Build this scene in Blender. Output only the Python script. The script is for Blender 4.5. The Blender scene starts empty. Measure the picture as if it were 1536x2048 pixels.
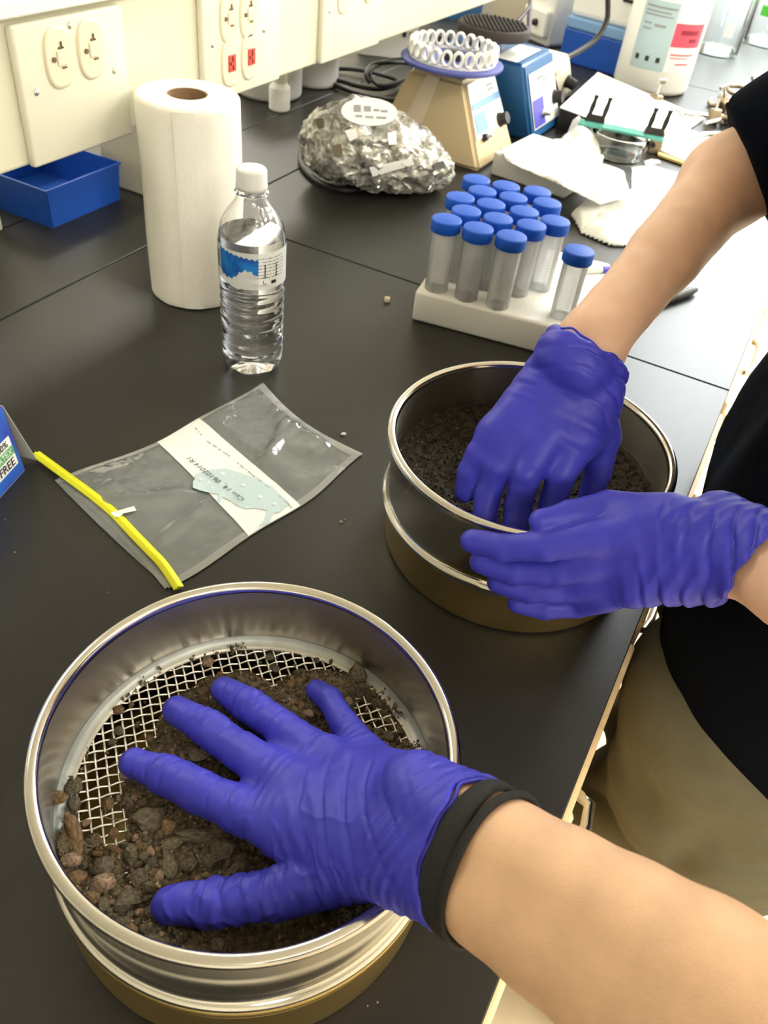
import bpy, bmesh, math, random
import numpy as np
from mathutils import Vector, Matrix, Euler

# ------------------------------------------------------------------ camera
scene = bpy.context.scene
RT = np.array([0.87829613, 0.46688953, 0.10300522])
UPV = np.array([-0.38339476, 0.55903309, 0.73518056])
FW = np.array([-0.28566478, 0.6851979, -0.6699996])
CAM = np.array([-0.02560169, -0.23854856, 0.48420324])
FOC = 1640.537
cd = bpy.data.cameras.new('camera')
cam = bpy.data.objects.new('camera', cd)
scene.collection.objects.link(cam)
m = Matrix.Identity(4)
for i in range(3):
    m[i][0], m[i][1], m[i][2], m[i][3] = RT[i], UPV[i], -FW[i], CAM[i]
cam.matrix_world = m
cd.sensor_fit = 'VERTICAL'
cd.sensor_height = 36.0
cd.sensor_width = 27.0
cd.lens = FOC / 2048 * 36.0
cd.clip_start = 0.01
cd.dof.use_dof = True
cd.dof.focus_distance = 0.52
cd.dof.aperture_fstop = 16.0
scene.camera = cam

# ------------------------------------------------------------------ world, lights, exposure
scene.view_settings.view_transform = 'Standard'
scene.view_settings.look = 'None'
scene.view_settings.gamma = 1.0
scene.view_settings.use_curve_mapping = False
scene.view_settings.exposure = 0.0
w = bpy.data.worlds.new('world')
scene.world = w
w.use_nodes = True
w.node_tree.nodes['Background'].inputs[0].default_value = (0.9, 0.95, 1.0, 1)
w.node_tree.nodes['Background'].inputs[1].default_value = 0.25
scene.cycles.use_denoising = True
scene.cycles.max_bounces = 10
scene.cycles.transmission_bounces = 10
scene.cycles.transparent_max_bounces = 12
scene.cycles.caustics_reflective = False
scene.cycles.caustics_refractive = False

TUBES = [(1.5, -1.4), (1.5, 0.6), (1.5, 2.6), (1.5, 4.6), (0.0, 3.25), (0.0, 4.5), (0.0, 5.6), (-2.6, 0.6), (-2.6, 3.2)]
TUBE_POWER = 42.0
WINDOW_POWER = 6.5
def area_light(name, loc, rot, sx, sy, power, col):
    ld = bpy.data.lights.new(name, 'AREA')
    ld.shape = 'RECTANGLE'; ld.size = sx; ld.size_y = sy; ld.energy = power; ld.color = col
    o = bpy.data.objects.new(name, ld); o.location = loc; o.rotation_euler = rot
    scene.collection.objects.link(o)
    return o
for i, (x, y) in enumerate(TUBES):
    cool = x == 0.0
    if x == 1.5:
        area_light('ceiling_fill_light', (x, y, 1.535), (math.pi, 0, 0), 0.3, 1.15, 22.0, (1.0, 0.96, 0.88))  # added upward fill that brightens the ceiling, no known lamp
    area_light('ceiling_light_lamp', (x, y, 1.765 if x != 1.5 else 1.455), (0, 0, 0), 1.0 if cool else 0.5, 1.15, TUBE_POWER * (1.6 if cool else 1.0), (0.90, 0.97, 1.0) if cool else (1.0, 0.95, 0.84))

# ------------------------------------------------------------------ helpers
def at(px, py, z=None, d=None):
    v = FW + RT * (px - 768) / FOC - UPV * (py - 1024) / FOC
    t = (z - CAM[2]) / v[2] if d is None else d
    return Vector(CAM + t * v)

def link(o, parent=None):
    scene.collection.objects.link(o)
    if parent is not None:
        o.parent = parent
    return o

def tag(o, label=None, cat=None, group=None, kind=None):
    if label: o['label'] = label
    if cat: o['category'] = cat
    if group: o['group'] = group
    if kind: o['kind'] = kind
    return o

def thing(name, label, cat, loc=(0, 0, 0), rotz=0.0, group=None):
    o = bpy.data.objects.new(name, None)
    o.empty_display_size = 0.02
    o.location = loc
    o.rotation_euler = (0, 0, rotz)
    link(o)
    return tag(o, label, cat, group)

def finish(me, mat, smooth=True, angle=None):
    if mat is not None:
        for mm in (mat if isinstance(mat, (list, tuple)) else [mat]):
            me.materials.append(mm)
    if smooth:
        me.polygons.foreach_set('use_smooth', [True] * len(me.polygons))
        if angle is not None:
            try: me.set_sharp_from_angle(angle=angle)
            except Exception: pass
    me.update()
    return me

def obj(name, bm, mat, parent=None, smooth=False, angle=None):
    me = bpy.data.meshes.new(name)
    bm.normal_update()
    bm.to_mesh(me); bm.free()
    finish(me, mat, smooth, angle)
    return link(bpy.data.objects.new(name, me), parent)

def pyobj(name, V, F, mat, parent=None, smooth=True, angle=None):
    me = bpy.data.meshes.new(name)
    me.from_pydata([tuple(v) for v in V], [], [tuple(int(i) for i in f) for f in F])
    finish(me, mat, smooth, angle)
    return link(bpy.data.objects.new(name, me), parent)

def quadobj(name, V, Q, mat, parent=None, smooth=True):
    """fast path: numpy verts and quads"""
    V = np.asarray(V, np.float32); Q = np.asarray(Q, np.int32)
    me = bpy.data.meshes.new(name)
    me.vertices.add(len(V)); me.vertices.foreach_set('co', V.ravel())
    n = Q.shape[1]
    me.loops.add(Q.size); me.loops.foreach_set('vertex_index', Q.ravel())
    me.polygons.add(len(Q))
    me.polygons.foreach_set('loop_start', np.arange(0, Q.size, n, dtype=np.int32))
    try: me.polygons.foreach_set('loop_total', np.full(len(Q), n, np.int32))
    except Exception: pass
    me.update(calc_edges=True)
    me.validate()
    finish(me, mat, smooth)
    return link(bpy.data.objects.new(name, me), parent)

def box_bm(cx, cy, cz, sx, sy, sz, bev=0.0, seg=2, bm=None, rot=None):
    b = bmesh.new()
    bmesh.ops.create_cube(b, size=1.0)
    for v in b.verts:
        v.co = Vector((v.co.x * sx, v.co.y * sy, v.co.z * sz))
    if bev > 0:
        bmesh.ops.bevel(b, geom=list(b.edges), offset=bev, segments=seg, affect='EDGES', profile=0.5)
    M4 = Matrix.Translation((cx, cy, cz)) @ (rot.to_4x4() if rot is not None else Matrix.Identity(4))
    bmesh.ops.transform(b, matrix=M4, verts=b.verts)
    if bm is None: return b
    merge(bm, b); return bm

def merge(dst, src):
    me = bpy.data.meshes.new('tmp'); src.to_mesh(me); src.free()
    dst.from_mesh(me); bpy.data.meshes.remove(me)

def lathe_bm(prof, seg=64, closed=False, bm=None, mat=None, ripple=None):
    """prof: list of (r, z). closed joins last to first (solid ring section)."""
    b = bmesh.new()
    rings = []
    for (r, z) in prof:
        if r < 1e-7:
            rings.append([b.verts.new((0, 0, z))])
        else:
            ring = []
            for i in range(seg):
                a = 2 * math.pi * i / seg
                rr = r if ripple is None else ripple(r, z, a)
                ring.append(b.verts.new((rr * math.cos(a), rr * math.sin(a), z)))
            rings.append(ring)
    pairs = list(zip(rings[:-1], rings[1:]))
    if closed: pairs.append((rings[-1], rings[0]))
    for A, B in pairs:
        for i in range(seg):
            j = (i + 1) % seg
            if len(A) == 1 and len(B) == 1: continue
            if len(A) == 1: b.faces.new((A[0], B[i], B[j]))
            elif len(B) == 1: b.faces.new((A[i], B[0], A[j]))
            else: b.faces.new((A[i], B[i], B[j], A[j]))
    bmesh.ops.recalc_face_normals(b, faces=b.faces)
    if mat is not None: bmesh.ops.transform(b, matrix=mat, verts=b.verts)
    if bm is None: return b
    merge(bm, b); return bm

def tube_bm(pts, r, seg=8, closed=False, cap=True, bm=None, up=None):
    b = bmesh.new()
    P = [Vector(p) for p in pts]
    n = len(P)
    rad = r if isinstance(r, (list, tuple)) else [r] * n
    rings = []
    prevN = None
    for i in range(n):
        if closed: t = P[(i + 1) % n] - P[i - 1]
        else: t = P[min(i + 1, n - 1)] - P[max(i - 1, 0)]
        t.normalize()
        if prevN is None:
            a = Vector(up) if up else (Vector((0, 0, 1)) if abs(t.z) < 0.9 else Vector((1, 0, 0)))
            N = (a - t * a.dot(t)).normalized()
        else:
            N = (prevN - t * prevN.dot(t))
            if N.length < 1e-6: N = t.orthogonal()
            N.normalize()
        prevN = N
        B = t.cross(N)
        rings.append([b.verts.new(P[i] + (N * math.cos(2 * math.pi * k / seg) + B * math.sin(2 * math.pi * k / seg)) * rad[i]) for k in range(seg)])
    rng = range(n) if closed else range(n - 1)
    for i in rng:
        A, Bq = rings[i], rings[(i + 1) % n]
        for k in range(seg):
            b.faces.new((A[k], A[(k + 1) % seg], Bq[(k + 1) % seg], Bq[k]))
    if cap and not closed:
        b.faces.new(list(reversed(rings[0]))); b.faces.new(rings[-1])
    bmesh.ops.recalc_face_normals(b, faces=b.faces)
    if bm is None: return b
    merge(bm, b); return bm

def spline(pts, n=12):
    """Catmull-Rom through pts"""
    P = [Vector(p) for p in pts]
    out = []
    for i in range(len(P) - 1):
        p0 = P[max(i - 1, 0)]; p1 = P[i]; p2 = P[i + 1]; p3 = P[min(i + 2, len(P) - 1)]
        for k in range(n):
            t = k / n
            out.append(0.5 * ((2 * p1) + (p2 - p0) * t + (2 * p0 - 5 * p1 + 4 * p2 - p3) * t * t + (3 * p1 - p0 - 3 * p2 + p3) * t ** 3))
    out.append(P[-1])
    return out

def copy_tree(o, parent=None):
    c = o.copy(); scene.collection.objects.link(c)
    if parent is not None: c.parent = parent
    for ch in list(o.children): copy_tree(ch, c)
    return c

def text(name, body, size, mat, parent, loc, rot, extrude=0.0, align='CENTER', shear=0.0, spacing=1.0, sx=1.0):
    cu = bpy.data.curves.new(name, 'FONT')
    cu.body = body; cu.size = size; cu.align_x = align; cu.align_y = 'CENTER'
    cu.extrude = extrude; cu.shear = shear; cu.space_character = spacing; cu.resolution_u = 3
    cu.materials.append(mat)
    tmp = bpy.data.objects.new(name + '_src', cu); scene.collection.objects.link(tmp)
    dg = bpy.context.evaluated_depsgraph_get()
    me = bpy.data.meshes.new_from_object(tmp.evaluated_get(dg))
    bpy.data.objects.remove(tmp); bpy.data.curves.remove(cu)
    me.name = name
    if not me.materials: me.materials.append(mat)
    o = bpy.data.objects.new(name, me)
    link(o, parent); o.location = loc
    if isinstance(rot, Matrix): o.rotation_euler = rot.to_euler()
    else: o.rotation_euler = rot
    o.scale = (sx, 1, 1)
    return o

# ---- numpy noise
_rng = np.random.default_rng(5)
_perm = _rng.random((32, 32, 32)).astype(np.float32)
def noise(P):
    P = np.asarray(P, np.float32)
    i = np.floor(P).astype(np.int64); f = P - i
    f = f * f * (3 - 2 * f)
    i &= 31; j = (i + 1) & 31
    x0, y0, z0 = i[..., 0], i[..., 1], i[..., 2]; x1, y1, z1 = j[..., 0], j[..., 1], j[..., 2]
    fx, fy, fz = f[..., 0], f[..., 1], f[..., 2]
    c = _perm
    a = c[x0, y0, z0] * (1 - fx) + c[x1, y0, z0] * fx
    b = c[x0, y1, z0] * (1 - fx) + c[x1, y1, z0] * fx
    d = c[x0, y0, z1] * (1 - fx) + c[x1, y0, z1] * fx
    e = c[x0, y1, z1] * (1 - fx) + c[x1, y1, z1] * fx
    return ((a * (1 - fy) + b * fy) * (1 - fz) + (d * (1 - fy) + e * fy) * fz) * 2 - 1
def fbm(P, o=3):
    s = 0; a = 1.0; t = 0
    P = np.asarray(P, np.float32)
    for k in range(o):
        s = s + a * noise(P + 7.3 * k); t += a; a *= 0.5; P = P * 2.03
    return s / t

# ---- signed distance modelling (bodies, gloves, clothes, stones)
class Field:
    def __init__(s, lo, hi, h):
        s.lo = np.array(lo, np.float32); s.h = h
        s.n = np.ceil((np.array(hi) - s.lo) / h).astype(int) + 1
        s.v = np.full(tuple(s.n), 0.06, np.float32)
    def sub(s, lo, hi):
        a = np.clip(np.floor((np.array(lo) - s.lo) / s.h).astype(int), 0, s.n)
        b = np.clip(np.ceil((np.array(hi) - s.lo) / s.h).astype(int) + 1, 0, s.n)
        if (b <= a).any(): return None, None
        sl = tuple(slice(x, y) for x, y in zip(a, b))
        g = [s.lo[k] + s.h * np.arange(a[k], b[k], dtype=np.float32) for k in range(3)]
        X, Y, Z = np.meshgrid(*g, indexing='ij', sparse=True)
        return sl, (X, Y, Z)
    def cap(s, a, b, ra, rb=None, k=0.004):
        a = np.array(a, np.float32); b = np.array(b, np.float32); rb = ra if rb is None else rb
        m_ = max(ra, rb) + k + 3 * s.h
        sl, G = s.sub(np.minimum(a, b) - m_, np.maximum(a, b) + m_)
        if sl is None: return
        d = b - a; L = float(d @ d) + 1e-12
        t = ((G[0] - a[0]) * d[0] + (G[1] - a[1]) * d[1] + (G[2] - a[2]) * d[2]) / L
        np.clip(t, 0, 1, out=t)
        q = (G[0] - a[0] - t * d[0]) ** 2 + (G[1] - a[1] - t * d[1]) ** 2 + (G[2] - a[2] - t * d[2]) ** 2
        v = np.sqrt(q) - (ra + (rb - ra) * t)
        s.smin(sl, v, k)
    def smin(s, sl, v, k):
        o = s.v[sl]
        h_ = np.maximum(k - np.abs(o - v), 0) / k
        s.v[sl] = np.minimum(o, v) - h_ * h_ * k * 0.25
    def chain(s, pts, k=0.004):
        for (p, r), (q, r2) in zip(pts[:-1], pts[1:]): s.cap(p, q, r, r2, k)
    def ell(s, c, r, k=0.004, R=None):
        c = np.array(c, np.float32); r = np.array(r, np.float32)
        m_ = float(r.max()) + k + 3 * s.h
        sl, G = s.sub(c - m_, c + m_)
        if sl is None: return
        D = [G[0] - c[0], G[1] - c[1], G[2] - c[2]]
        if R is not None:
            R = np.array(R, np.float32)
            D = [D[0] * R[0, i] + D[1] * R[1, i] + D[2] * R[2, i] for i in range(3)]
        q = np.sqrt((D[0] / r[0]) ** 2 + (D[1] / r[1]) ** 2 + (D[2] / r[2]) ** 2)
        s.smin(sl, (q - 1) * float(r.min()), k)
    def grid(s):
        g = [s.lo[k] + s.h * np.arange(s.n[k], dtype=np.float32) for k in range(3)]
        return np.meshgrid(*g, indexing='ij', sparse=True)
    def cut(s, o, nrm, wave=None):
        X, Y, Z = s.grid()
        pl = (X - o[0]) * nrm[0] + (Y - o[1]) * nrm[1] + (Z - o[2]) * nrm[2]
        if wave is not None: pl = pl + wave(X, Y, Z)
        s.v = np.maximum(s.v, pl)
    def surf(s):
        v = s.v
        n = np.array(v.shape) - 1
        ins = v < 0
        cs = [ins[i:n[0] + i, j:n[1] + j, k:n[2] + k] for i in (0, 1) for j in (0, 1) for k in (0, 1)]
        cnt = sum(c.astype(np.int8) for c in cs)
        act = (cnt > 0) & (cnt < 8)
        I = np.argwhere(act)
        cv = np.stack([v[I[:, 0] + i, I[:, 1] + j, I[:, 2] + k] for i in (0, 1) for j in (0, 1) for k in (0, 1)], 1)
        off = np.array([(i, j, k) for i in (0, 1) for j in (0, 1) for k in (0, 1)], np.float32)
        acc = np.zeros((len(I), 3), np.float32); num = np.zeros(len(I), np.float32)
        for a in range(8):
            for b in range(a + 1, 8):
                if abs(off[a] - off[b]).sum() == 1:
                    va, vb = cv[:, a], cv[:, b]
                    mk = (va < 0) != (vb < 0)
                    t = np.where(mk, va / np.where(mk, va - vb, 1), 0)
                    acc += mk[:, None] * (off[a] + t[:, None] * (off[b] - off[a])); num += mk
        V = s.lo + s.h * (I + acc / num[:, None])
        idm = np.full(tuple(n), -1, np.int64); idm[act] = np.arange(len(I))
        Q = []
        for ax in range(3):
            u, w_ = [(1, 2), (2, 0), (0, 1)][ax]
            sl0 = [slice(None)] * 3; sl1 = [slice(None)] * 3
            sl0[ax] = slice(0, -1); sl1[ax] = slice(1, None)
            a, b = ins[tuple(sl0)], ins[tuple(sl1)]
            E = np.argwhere(a != b)
            ok = (E[:, u] > 0) & (E[:, w_] > 0) & (E[:, u] < n[u]) & (E[:, w_] < n[w_])
            E = E[ok]
            inside_first = a[tuple(E.T)]
            def cell(du, dw):
                C = E.copy(); C[:, u] -= du; C[:, w_] -= dw
                return idm[tuple(C.T)]
            q = np.stack([cell(1, 1), cell(0, 1), cell(0, 0), cell(1, 0)], 1)
            q[~inside_first] = q[~inside_first][:, ::-1]
            Q.append(q)
        Q = np.concatenate(Q)
        Q = Q[(Q >= 0).all(1)]
        return V.astype(np.float32), Q

def vnormals(V, Q):
    a = V[Q[:, 2]] - V[Q[:, 0]]; b = V[Q[:, 3]] - V[Q[:, 1]]
    fn = np.cross(a, b)
    N = np.zeros_like(V)
    for i in range(4): np.add.at(N, Q[:, i], fn)
    return N / (np.linalg.norm(N, axis=1, keepdims=True) + 1e-12)

def relax(V, Q, it=2, lam=0.5):
    for _ in range(it):
        S = np.zeros_like(V); C = np.zeros(len(V), np.float32)
        for i in range(4):
            j = (i + 1) % 4
            np.add.at(S, Q[:, i], V[Q[:, j]]); np.add.at(S, Q[:, j], V[Q[:, i]])
            np.add.at(C, Q[:, i], 1); np.add.at(C, Q[:, j], 1)
        V = V + lam * (S / C[:, None] - V)
    return V

def segdist(V, a, b):
    a = np.array(a); b = np.array(b); d = b - a
    t = np.clip(((V - a) @ d) / (d @ d), 0, 1)
    return np.linalg.norm(V - a - t[:, None] * d, axis=1), t

# ------------------------------------------------------------------ materials
def M(name, col, rough=0.5, metal=0.0, spec=0.5, var=0.0, vscale=40.0, bump=0.0, bscale=200.0, col2=None, alpha=1.0, trans=0.0, ior=1.45, sss=0.0, coat=0.0, stretch=None, detail=4.0, vcon=(0.35, 0.65)):
    ma = bpy.data.materials.new(name); ma.use_nodes = True
    nt = ma.node_tree; b = nt.nodes['Principled BSDF']
    b.inputs['Base Color'].default_value = (*col, 1)
    b.inputs['Roughness'].default_value = rough
    b.inputs['Metallic'].default_value = metal
    b.inputs['Specular IOR Level'].default_value = spec
    b.inputs['Alpha'].default_value = alpha
    b.inputs['Transmission Weight'].default_value = trans
    b.inputs['IOR'].default_value = ior
    b.inputs['Coat Weight'].default_value = coat
    if sss:
        b.inputs['Subsurface Weight'].default_value = sss
        b.inputs['Subsurface Radius'].default_value = (0.006, 0.0025, 0.0015)
        b.inputs['Subsurface Scale'].default_value = 1.0
    tc = nt.nodes.new('ShaderNodeTexCoord')
    src = tc.outputs['Object']
    if stretch is not None:
        mp = nt.nodes.new('ShaderNodeMapping'); mp.inputs['Scale'].default_value = stretch
        nt.links.new(src, mp.inputs[0]); src = mp.outputs[0]
    if var > 0 or col2 is not None:
        nz = nt.nodes.new('ShaderNodeTexNoise'); nz.inputs['Scale'].default_value = vscale; nz.inputs['Detail'].default_value = detail
        nt.links.new(src, nz.inputs['Vector'])
        cr = nt.nodes.new('ShaderNodeValToRGB')
        c2 = col2 if col2 is not None else tuple(max(0, c * (1 - var)) for c in col)
        cr.color_ramp.elements[0].color = (*c2, 1); cr.color_ramp.elements[1].color = (*col, 1)
        cr.color_ramp.elements[0].position, cr.color_ramp.elements[1].position = vcon
        nt.links.new(nz.outputs[0], cr.inputs[0]); nt.links.new(cr.outputs[0], b.inputs['Base Color'])
    if bump > 0:
        nb = nt.nodes.new('ShaderNodeTexNoise'); nb.inputs['Scale'].default_value = bscale; nb.inputs['Detail'].default_value = 3
        nt.links.new(src, nb.inputs['Vector'])
        bp = nt.nodes.new('ShaderNodeBump'); bp.inputs['Strength'].default_value = bump; bp.inputs['Distance'].default_value = 0.001
        nt.links.new(nb.outputs[0], bp.inputs['Height']); nt.links.new(bp.outputs[0], b.inputs['Normal'])
    return ma

def emit(name, col, strength):
    ma = bpy.data.materials.new(name); ma.use_nodes = True
    nt = ma.node_tree; nt.nodes.clear()
    e = nt.nodes.new('ShaderNodeEmission'); e.inputs[0].default_value = (*col, 1); e.inputs[1].default_value = strength
    o = nt.nodes.new('ShaderNodeOutputMaterial'); nt.links.new(e.outputs[0], o.inputs[0])
    return ma

MT = {}
MT['epoxy'] = M('black_epoxy', (0.022, 0.0208, 0.0178), 0.38, var=0.25, vscale=9, bump=0.12, bscale=900)
MT['cream'] = M('cream_paint', (0.75, 0.72, 0.56), 0.35, var=0.03, vscale=5)
MT['cream2'] = M('cream_plate', (0.77, 0.745, 0.61), 0.32)
MT['ivory'] = M('ivory_plastic', (0.80, 0.73, 0.55), 0.35)
MT['red'] = M('red_plastic', (0.75, 0.07, 0.04), 0.4)
MT['slot'] = M('brown_slot', (0.16, 0.105, 0.06), 0.6)
MT['dark'] = M('dark_slot', (0.02, 0.015, 0.01), 0.6)
MT['screw'] = M('screw_metal', (0.75, 0.73, 0.68), 0.3, 0.9)
MT['steel'] = M('polished_steel', (0.62, 0.60, 0.555), 0.13, 1.0, bump=0.02, bscale=60, stretch=(1, 1, 12))
MT['brushed'] = M('brushed_steel', (0.58, 0.555, 0.505), 0.27, 1.0, bump=0.10, bscale=70, stretch=(1, 1, 0.06))
_b = MT['brushed'].node_tree.nodes['Principled BSDF']; _b.inputs['Anisotropic'].default_value = 0.8; _b.inputs['Anisotropic Rotation'].default_value = 0.25
_tg = MT['brushed'].node_tree.nodes.new('ShaderNodeTangent'); _tg.direction_type = 'RADIAL'; _tg.axis = 'Z'
MT['brushed'].node_tree.links.new(_tg.outputs[0], _b.inputs['Tangent'])
MT['wire'] = M('steel_wire', (0.86, 0.83, 0.78), 0.32, 0.75)
MT['solder'] = M('solder_fillet', (0.50, 0.52, 0.48), 0.42, 0.35, var=0.2, vscale=60)
MT['brass'] = M('brass', (0.52, 0.39, 0.155), 0.36, 0.9, var=0.25, vscale=18, bump=0.03, bscale=80)
MT['soil'] = M('moist_soil', (0.185, 0.142, 0.085), 0.9, col2=(0.055, 0.043, 0.026), vscale=260, bump=0.8, bscale=900, spec=0.25)
for _k, _a, _b2 in (('a', (0.17, 0.142, 0.098), (0.075, 0.062, 0.042)), ('b', (0.28, 0.175, 0.09), (0.12, 0.080, 0.045)), ('c', (0.46, 0.32, 0.22), (0.17, 0.115, 0.075)), ('d', (0.20, 0.172, 0.108), (0.085, 0.072, 0.046))):
    MT['stone_' + _k] = M('dusty_stone_' + _k, _a, 0.92, col2=_b2, vscale=2.6, bump=0.9, bscale=6, spec=0.2, detail=8)
    MT['grain_' + _k] = M('soil_grain_' + _k, _a, 0.92, col2=_b2, vscale=300, spec=0.2)
MT['wetsoil'] = M('dark_wet_soil', (0.062, 0.047, 0.030), 0.85, col2=(0.018, 0.014, 0.009), vscale=200, bump=0.8, bscale=800, spec=0.3)
MT['root'] = M('root_fibre', (0.25, 0.14, 0.07), 0.8)
MT['glove'] = M('purple_nitrile', (0.046, 0.046, 0.48), 0.46, spec=0.35, var=0.12, vscale=30, bump=0.06, bscale=700)
MT['skin'] = M('skin', (0.68, 0.43, 0.27), 0.5, spec=0.35, var=0.07, vscale=120, bump=0.25, bscale=1300, detail=6, sss=0.12)
MT['skin2'] = M('skin_fair', (0.74, 0.47, 0.33), 0.5, spec=0.35, var=0.12, vscale=40, bump=0.08, bscale=700, sss=0.12)
MT['tie'] = M('black_elastic', (0.007, 0.0065, 0.0065), 0.75, var=0.5, vscale=300, bump=0.5, bscale=900)
MT['navy'] = M('navy_cotton', (0.0032, 0.0045, 0.0085), 1.0, spec=0.06, bump=0.3, bscale=1200)
MT['khaki'] = M('khaki_cotton', (0.150, 0.138, 0.095), 0.9, spec=0.15, var=0.12, vscale=30, bump=0.4, bscale=1400)
MT['hair'] = M('brown_hair', (0.05, 0.03, 0.018), 0.5, var=0.5, vscale=80, stretch=(1, 1, 0.2))
MT['shoe'] = M('dark_shoe', (0.05, 0.05, 0.055), 0.6)
MT['white_pl'] = M('white_plastic', (0.86, 0.86, 0.82), 0.35)
MT['paper'] = M('white_paper', (0.93, 0.925, 0.89), 0.8, bump=0.15, bscale=300)
MT['foam'] = M('white_foam', (0.92, 0.915, 0.87), 0.75, bump=0.4, bscale=350)
MT['towel'] = M('towel_paper', (0.93, 0.915, 0.83), 0.85, bump=0.35, bscale=260)
MT['kraft'] = M('kraft_card', (0.28, 0.17, 0.09), 0.8)
MT['bluebin'] = M('blue_plastic', (0.012, 0.085, 0.46), 0.4, var=0.1, vscale=20)
MT['bluecap'] = M('blue_cap', (0.008, 0.085, 0.50), 0.5, spec=0.3)
MT['yellow'] = M('yellow_tape', (0.86, 0.85, 0.02), 0.4)
MT['black_pl'] = M('black_plastic', (0.014, 0.013, 0.013), 0.42)
MT['rubber'] = M('black_rubber', (0.035, 0.028, 0.03), 0.7)
MT['cord'] = M('black_cord', (0.012, 0.012, 0.013), 0.4)
MT['beige'] = M('beige_enamel', (0.70, 0.56, 0.33), 0.42, var=0.06, vscale=12)
MT['tape'] = M('masking_tape', (0.78, 0.66, 0.50), 0.6)
MT['bluebody'] = M('blue_enamel', (0.025, 0.13, 0.34), 0.35, var=0.08, vscale=12)
MT['panel_w'] = M('white_label', (0.86, 0.87, 0.86), 0.4)
MT['panel_b'] = M('purple_blue_print', (0.10, 0.09, 0.55), 0.45)
MT['panel_lb'] = M('light_blue_print', (0.20, 0.36, 0.62), 0.45)
MT['chrome'] = M('chrome', (0.75, 0.74, 0.72), 0.18, 1.0)
MT['bronze'] = M('bronze_metal', (0.36, 0.28, 0.19), 0.35, 0.85)
MT['ink'] = M('black_ink', (0.02, 0.02, 0.022), 0.6)
MT['inkgrey'] = M('grey_ink', (0.30, 0.31, 0.33), 0.6)
MT['redlabel'] = M('red_label', (0.85, 0.09, 0.15), 0.5)
MT['haz'] = M('pale_blue_label', (0.44, 0.58, 0.63), 0.5)
MT['disc'] = M('periwinkle_plastic', (0.10, 0.12, 0.42), 0.4)
MT['wall'] = M('wall_paint', (0.78, 0.76, 0.68), 0.7)
MT['ceil'] = M('ceiling_tile', (0.80, 0.80, 0.76), 0.9, var=0.06, vscale=30)
MT['floor'] = M('vinyl_floor', (0.72, 0.60, 0.42), 0.3, var=0.12, vscale=14)
MT['wood'] = M('maple_laminate', (0.80, 0.60, 0.34), 0.45, var=0.12, vscale=12, stretch=(1, 6, 1))
MT['clear'] = M('clear_plastic', (1, 1, 1), 0.03, trans=1.0, ior=1.46)
MT['water'] = M('water', (1, 1, 1), 0.0, trans=1.0, ior=1.33)
MT['glass'] = M('glass', (0.97, 1, 0.99), 0.02, trans=1.0, ior=1.45)
MT['teal'] = M('teal_glass', (0.15, 0.62, 0.52), 0.15, trans=0.35, ior=1.5)
MT['green'] = M('green_tape', (0.10, 0.75, 0.06), 0.5)

def thin_film(name, col, alpha, rough=0.12, bump=0.4, bscale=40, spec=0.6, milky=0.0, bdist=0.003, transl=0.0):
    """clear flexible film: mostly see-through, with real gloss"""
    ma = bpy.data.materials.new(name); ma.use_nodes = True
    nt = ma.node_tree; b = nt.nodes['Principled BSDF']
    b.inputs['Base Color'].default_value = (*col, 1); b.inputs['Roughness'].default_value = rough
    b.inputs['Alpha'].default_value = alpha; b.inputs['Specular IOR Level'].default_value = spec
    tc = nt.nodes.new('ShaderNodeTexCoord')
    nb = nt.nodes.new('ShaderNodeTexNoise'); nb.inputs['Scale'].default_value = bscale; nb.inputs['Detail'].default_value = 3
    nt.links.new(tc.outputs['Object'], nb.inputs['Vector'])
    bp = nt.nodes.new('ShaderNodeBump'); bp.inputs['Strength'].default_value = bump; bp.inputs['Distance'].default_value = bdist
    nt.links.new(nb.outputs[0], bp.inputs['Height']); nt.links.new(bp.outputs[0], b.inputs['Normal'])
    g = nt.nodes.new('ShaderNodeBsdfGlossy'); g.inputs['Roughness'].default_value = rough
    nt.links.new(bp.outputs[0], g.inputs['Normal'])
    fr = nt.nodes.new('ShaderNodeFresnel'); fr.inputs['IOR'].default_value = 1.5
    nt.links.new(bp.outputs[0], fr.inputs['Normal'])
    mx = nt.nodes.new('ShaderNodeMixShader')
    base = b.outputs[0]
    if transl > 0:
        tl_ = nt.nodes.new('ShaderNodeBsdfTranslucent'); tl_.inputs[0].default_value = (*col, 1)
        m2_ = nt.nodes.new('ShaderNodeMixShader'); m2_.inputs[0].default_value = transl * alpha
        nt.links.new(b.outputs[0], m2_.inputs[1]); nt.links.new(tl_.outputs[0], m2_.inputs[2]); base = m2_.outputs[0]
    nt.links.new(fr.outputs[0], mx.inputs[0]); nt.links.new(base, mx.inputs[1]); nt.links.new(g.outputs[0], mx.inputs[2])
    nt.links.new(mx.outputs[0], nt.nodes['Material Output'].inputs['Surface'])
    return ma
MT['film'] = thin_film('bag_film', (0.82, 0.90, 0.90), 0.20, 0.11, 1.0, 24, bdist=0.007)
MT['tubepl'] = thin_film('tube_plastic', (0.97, 0.98, 0.97), 0.50, 0.25, 0.0, 10, transl=0.5)
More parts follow.
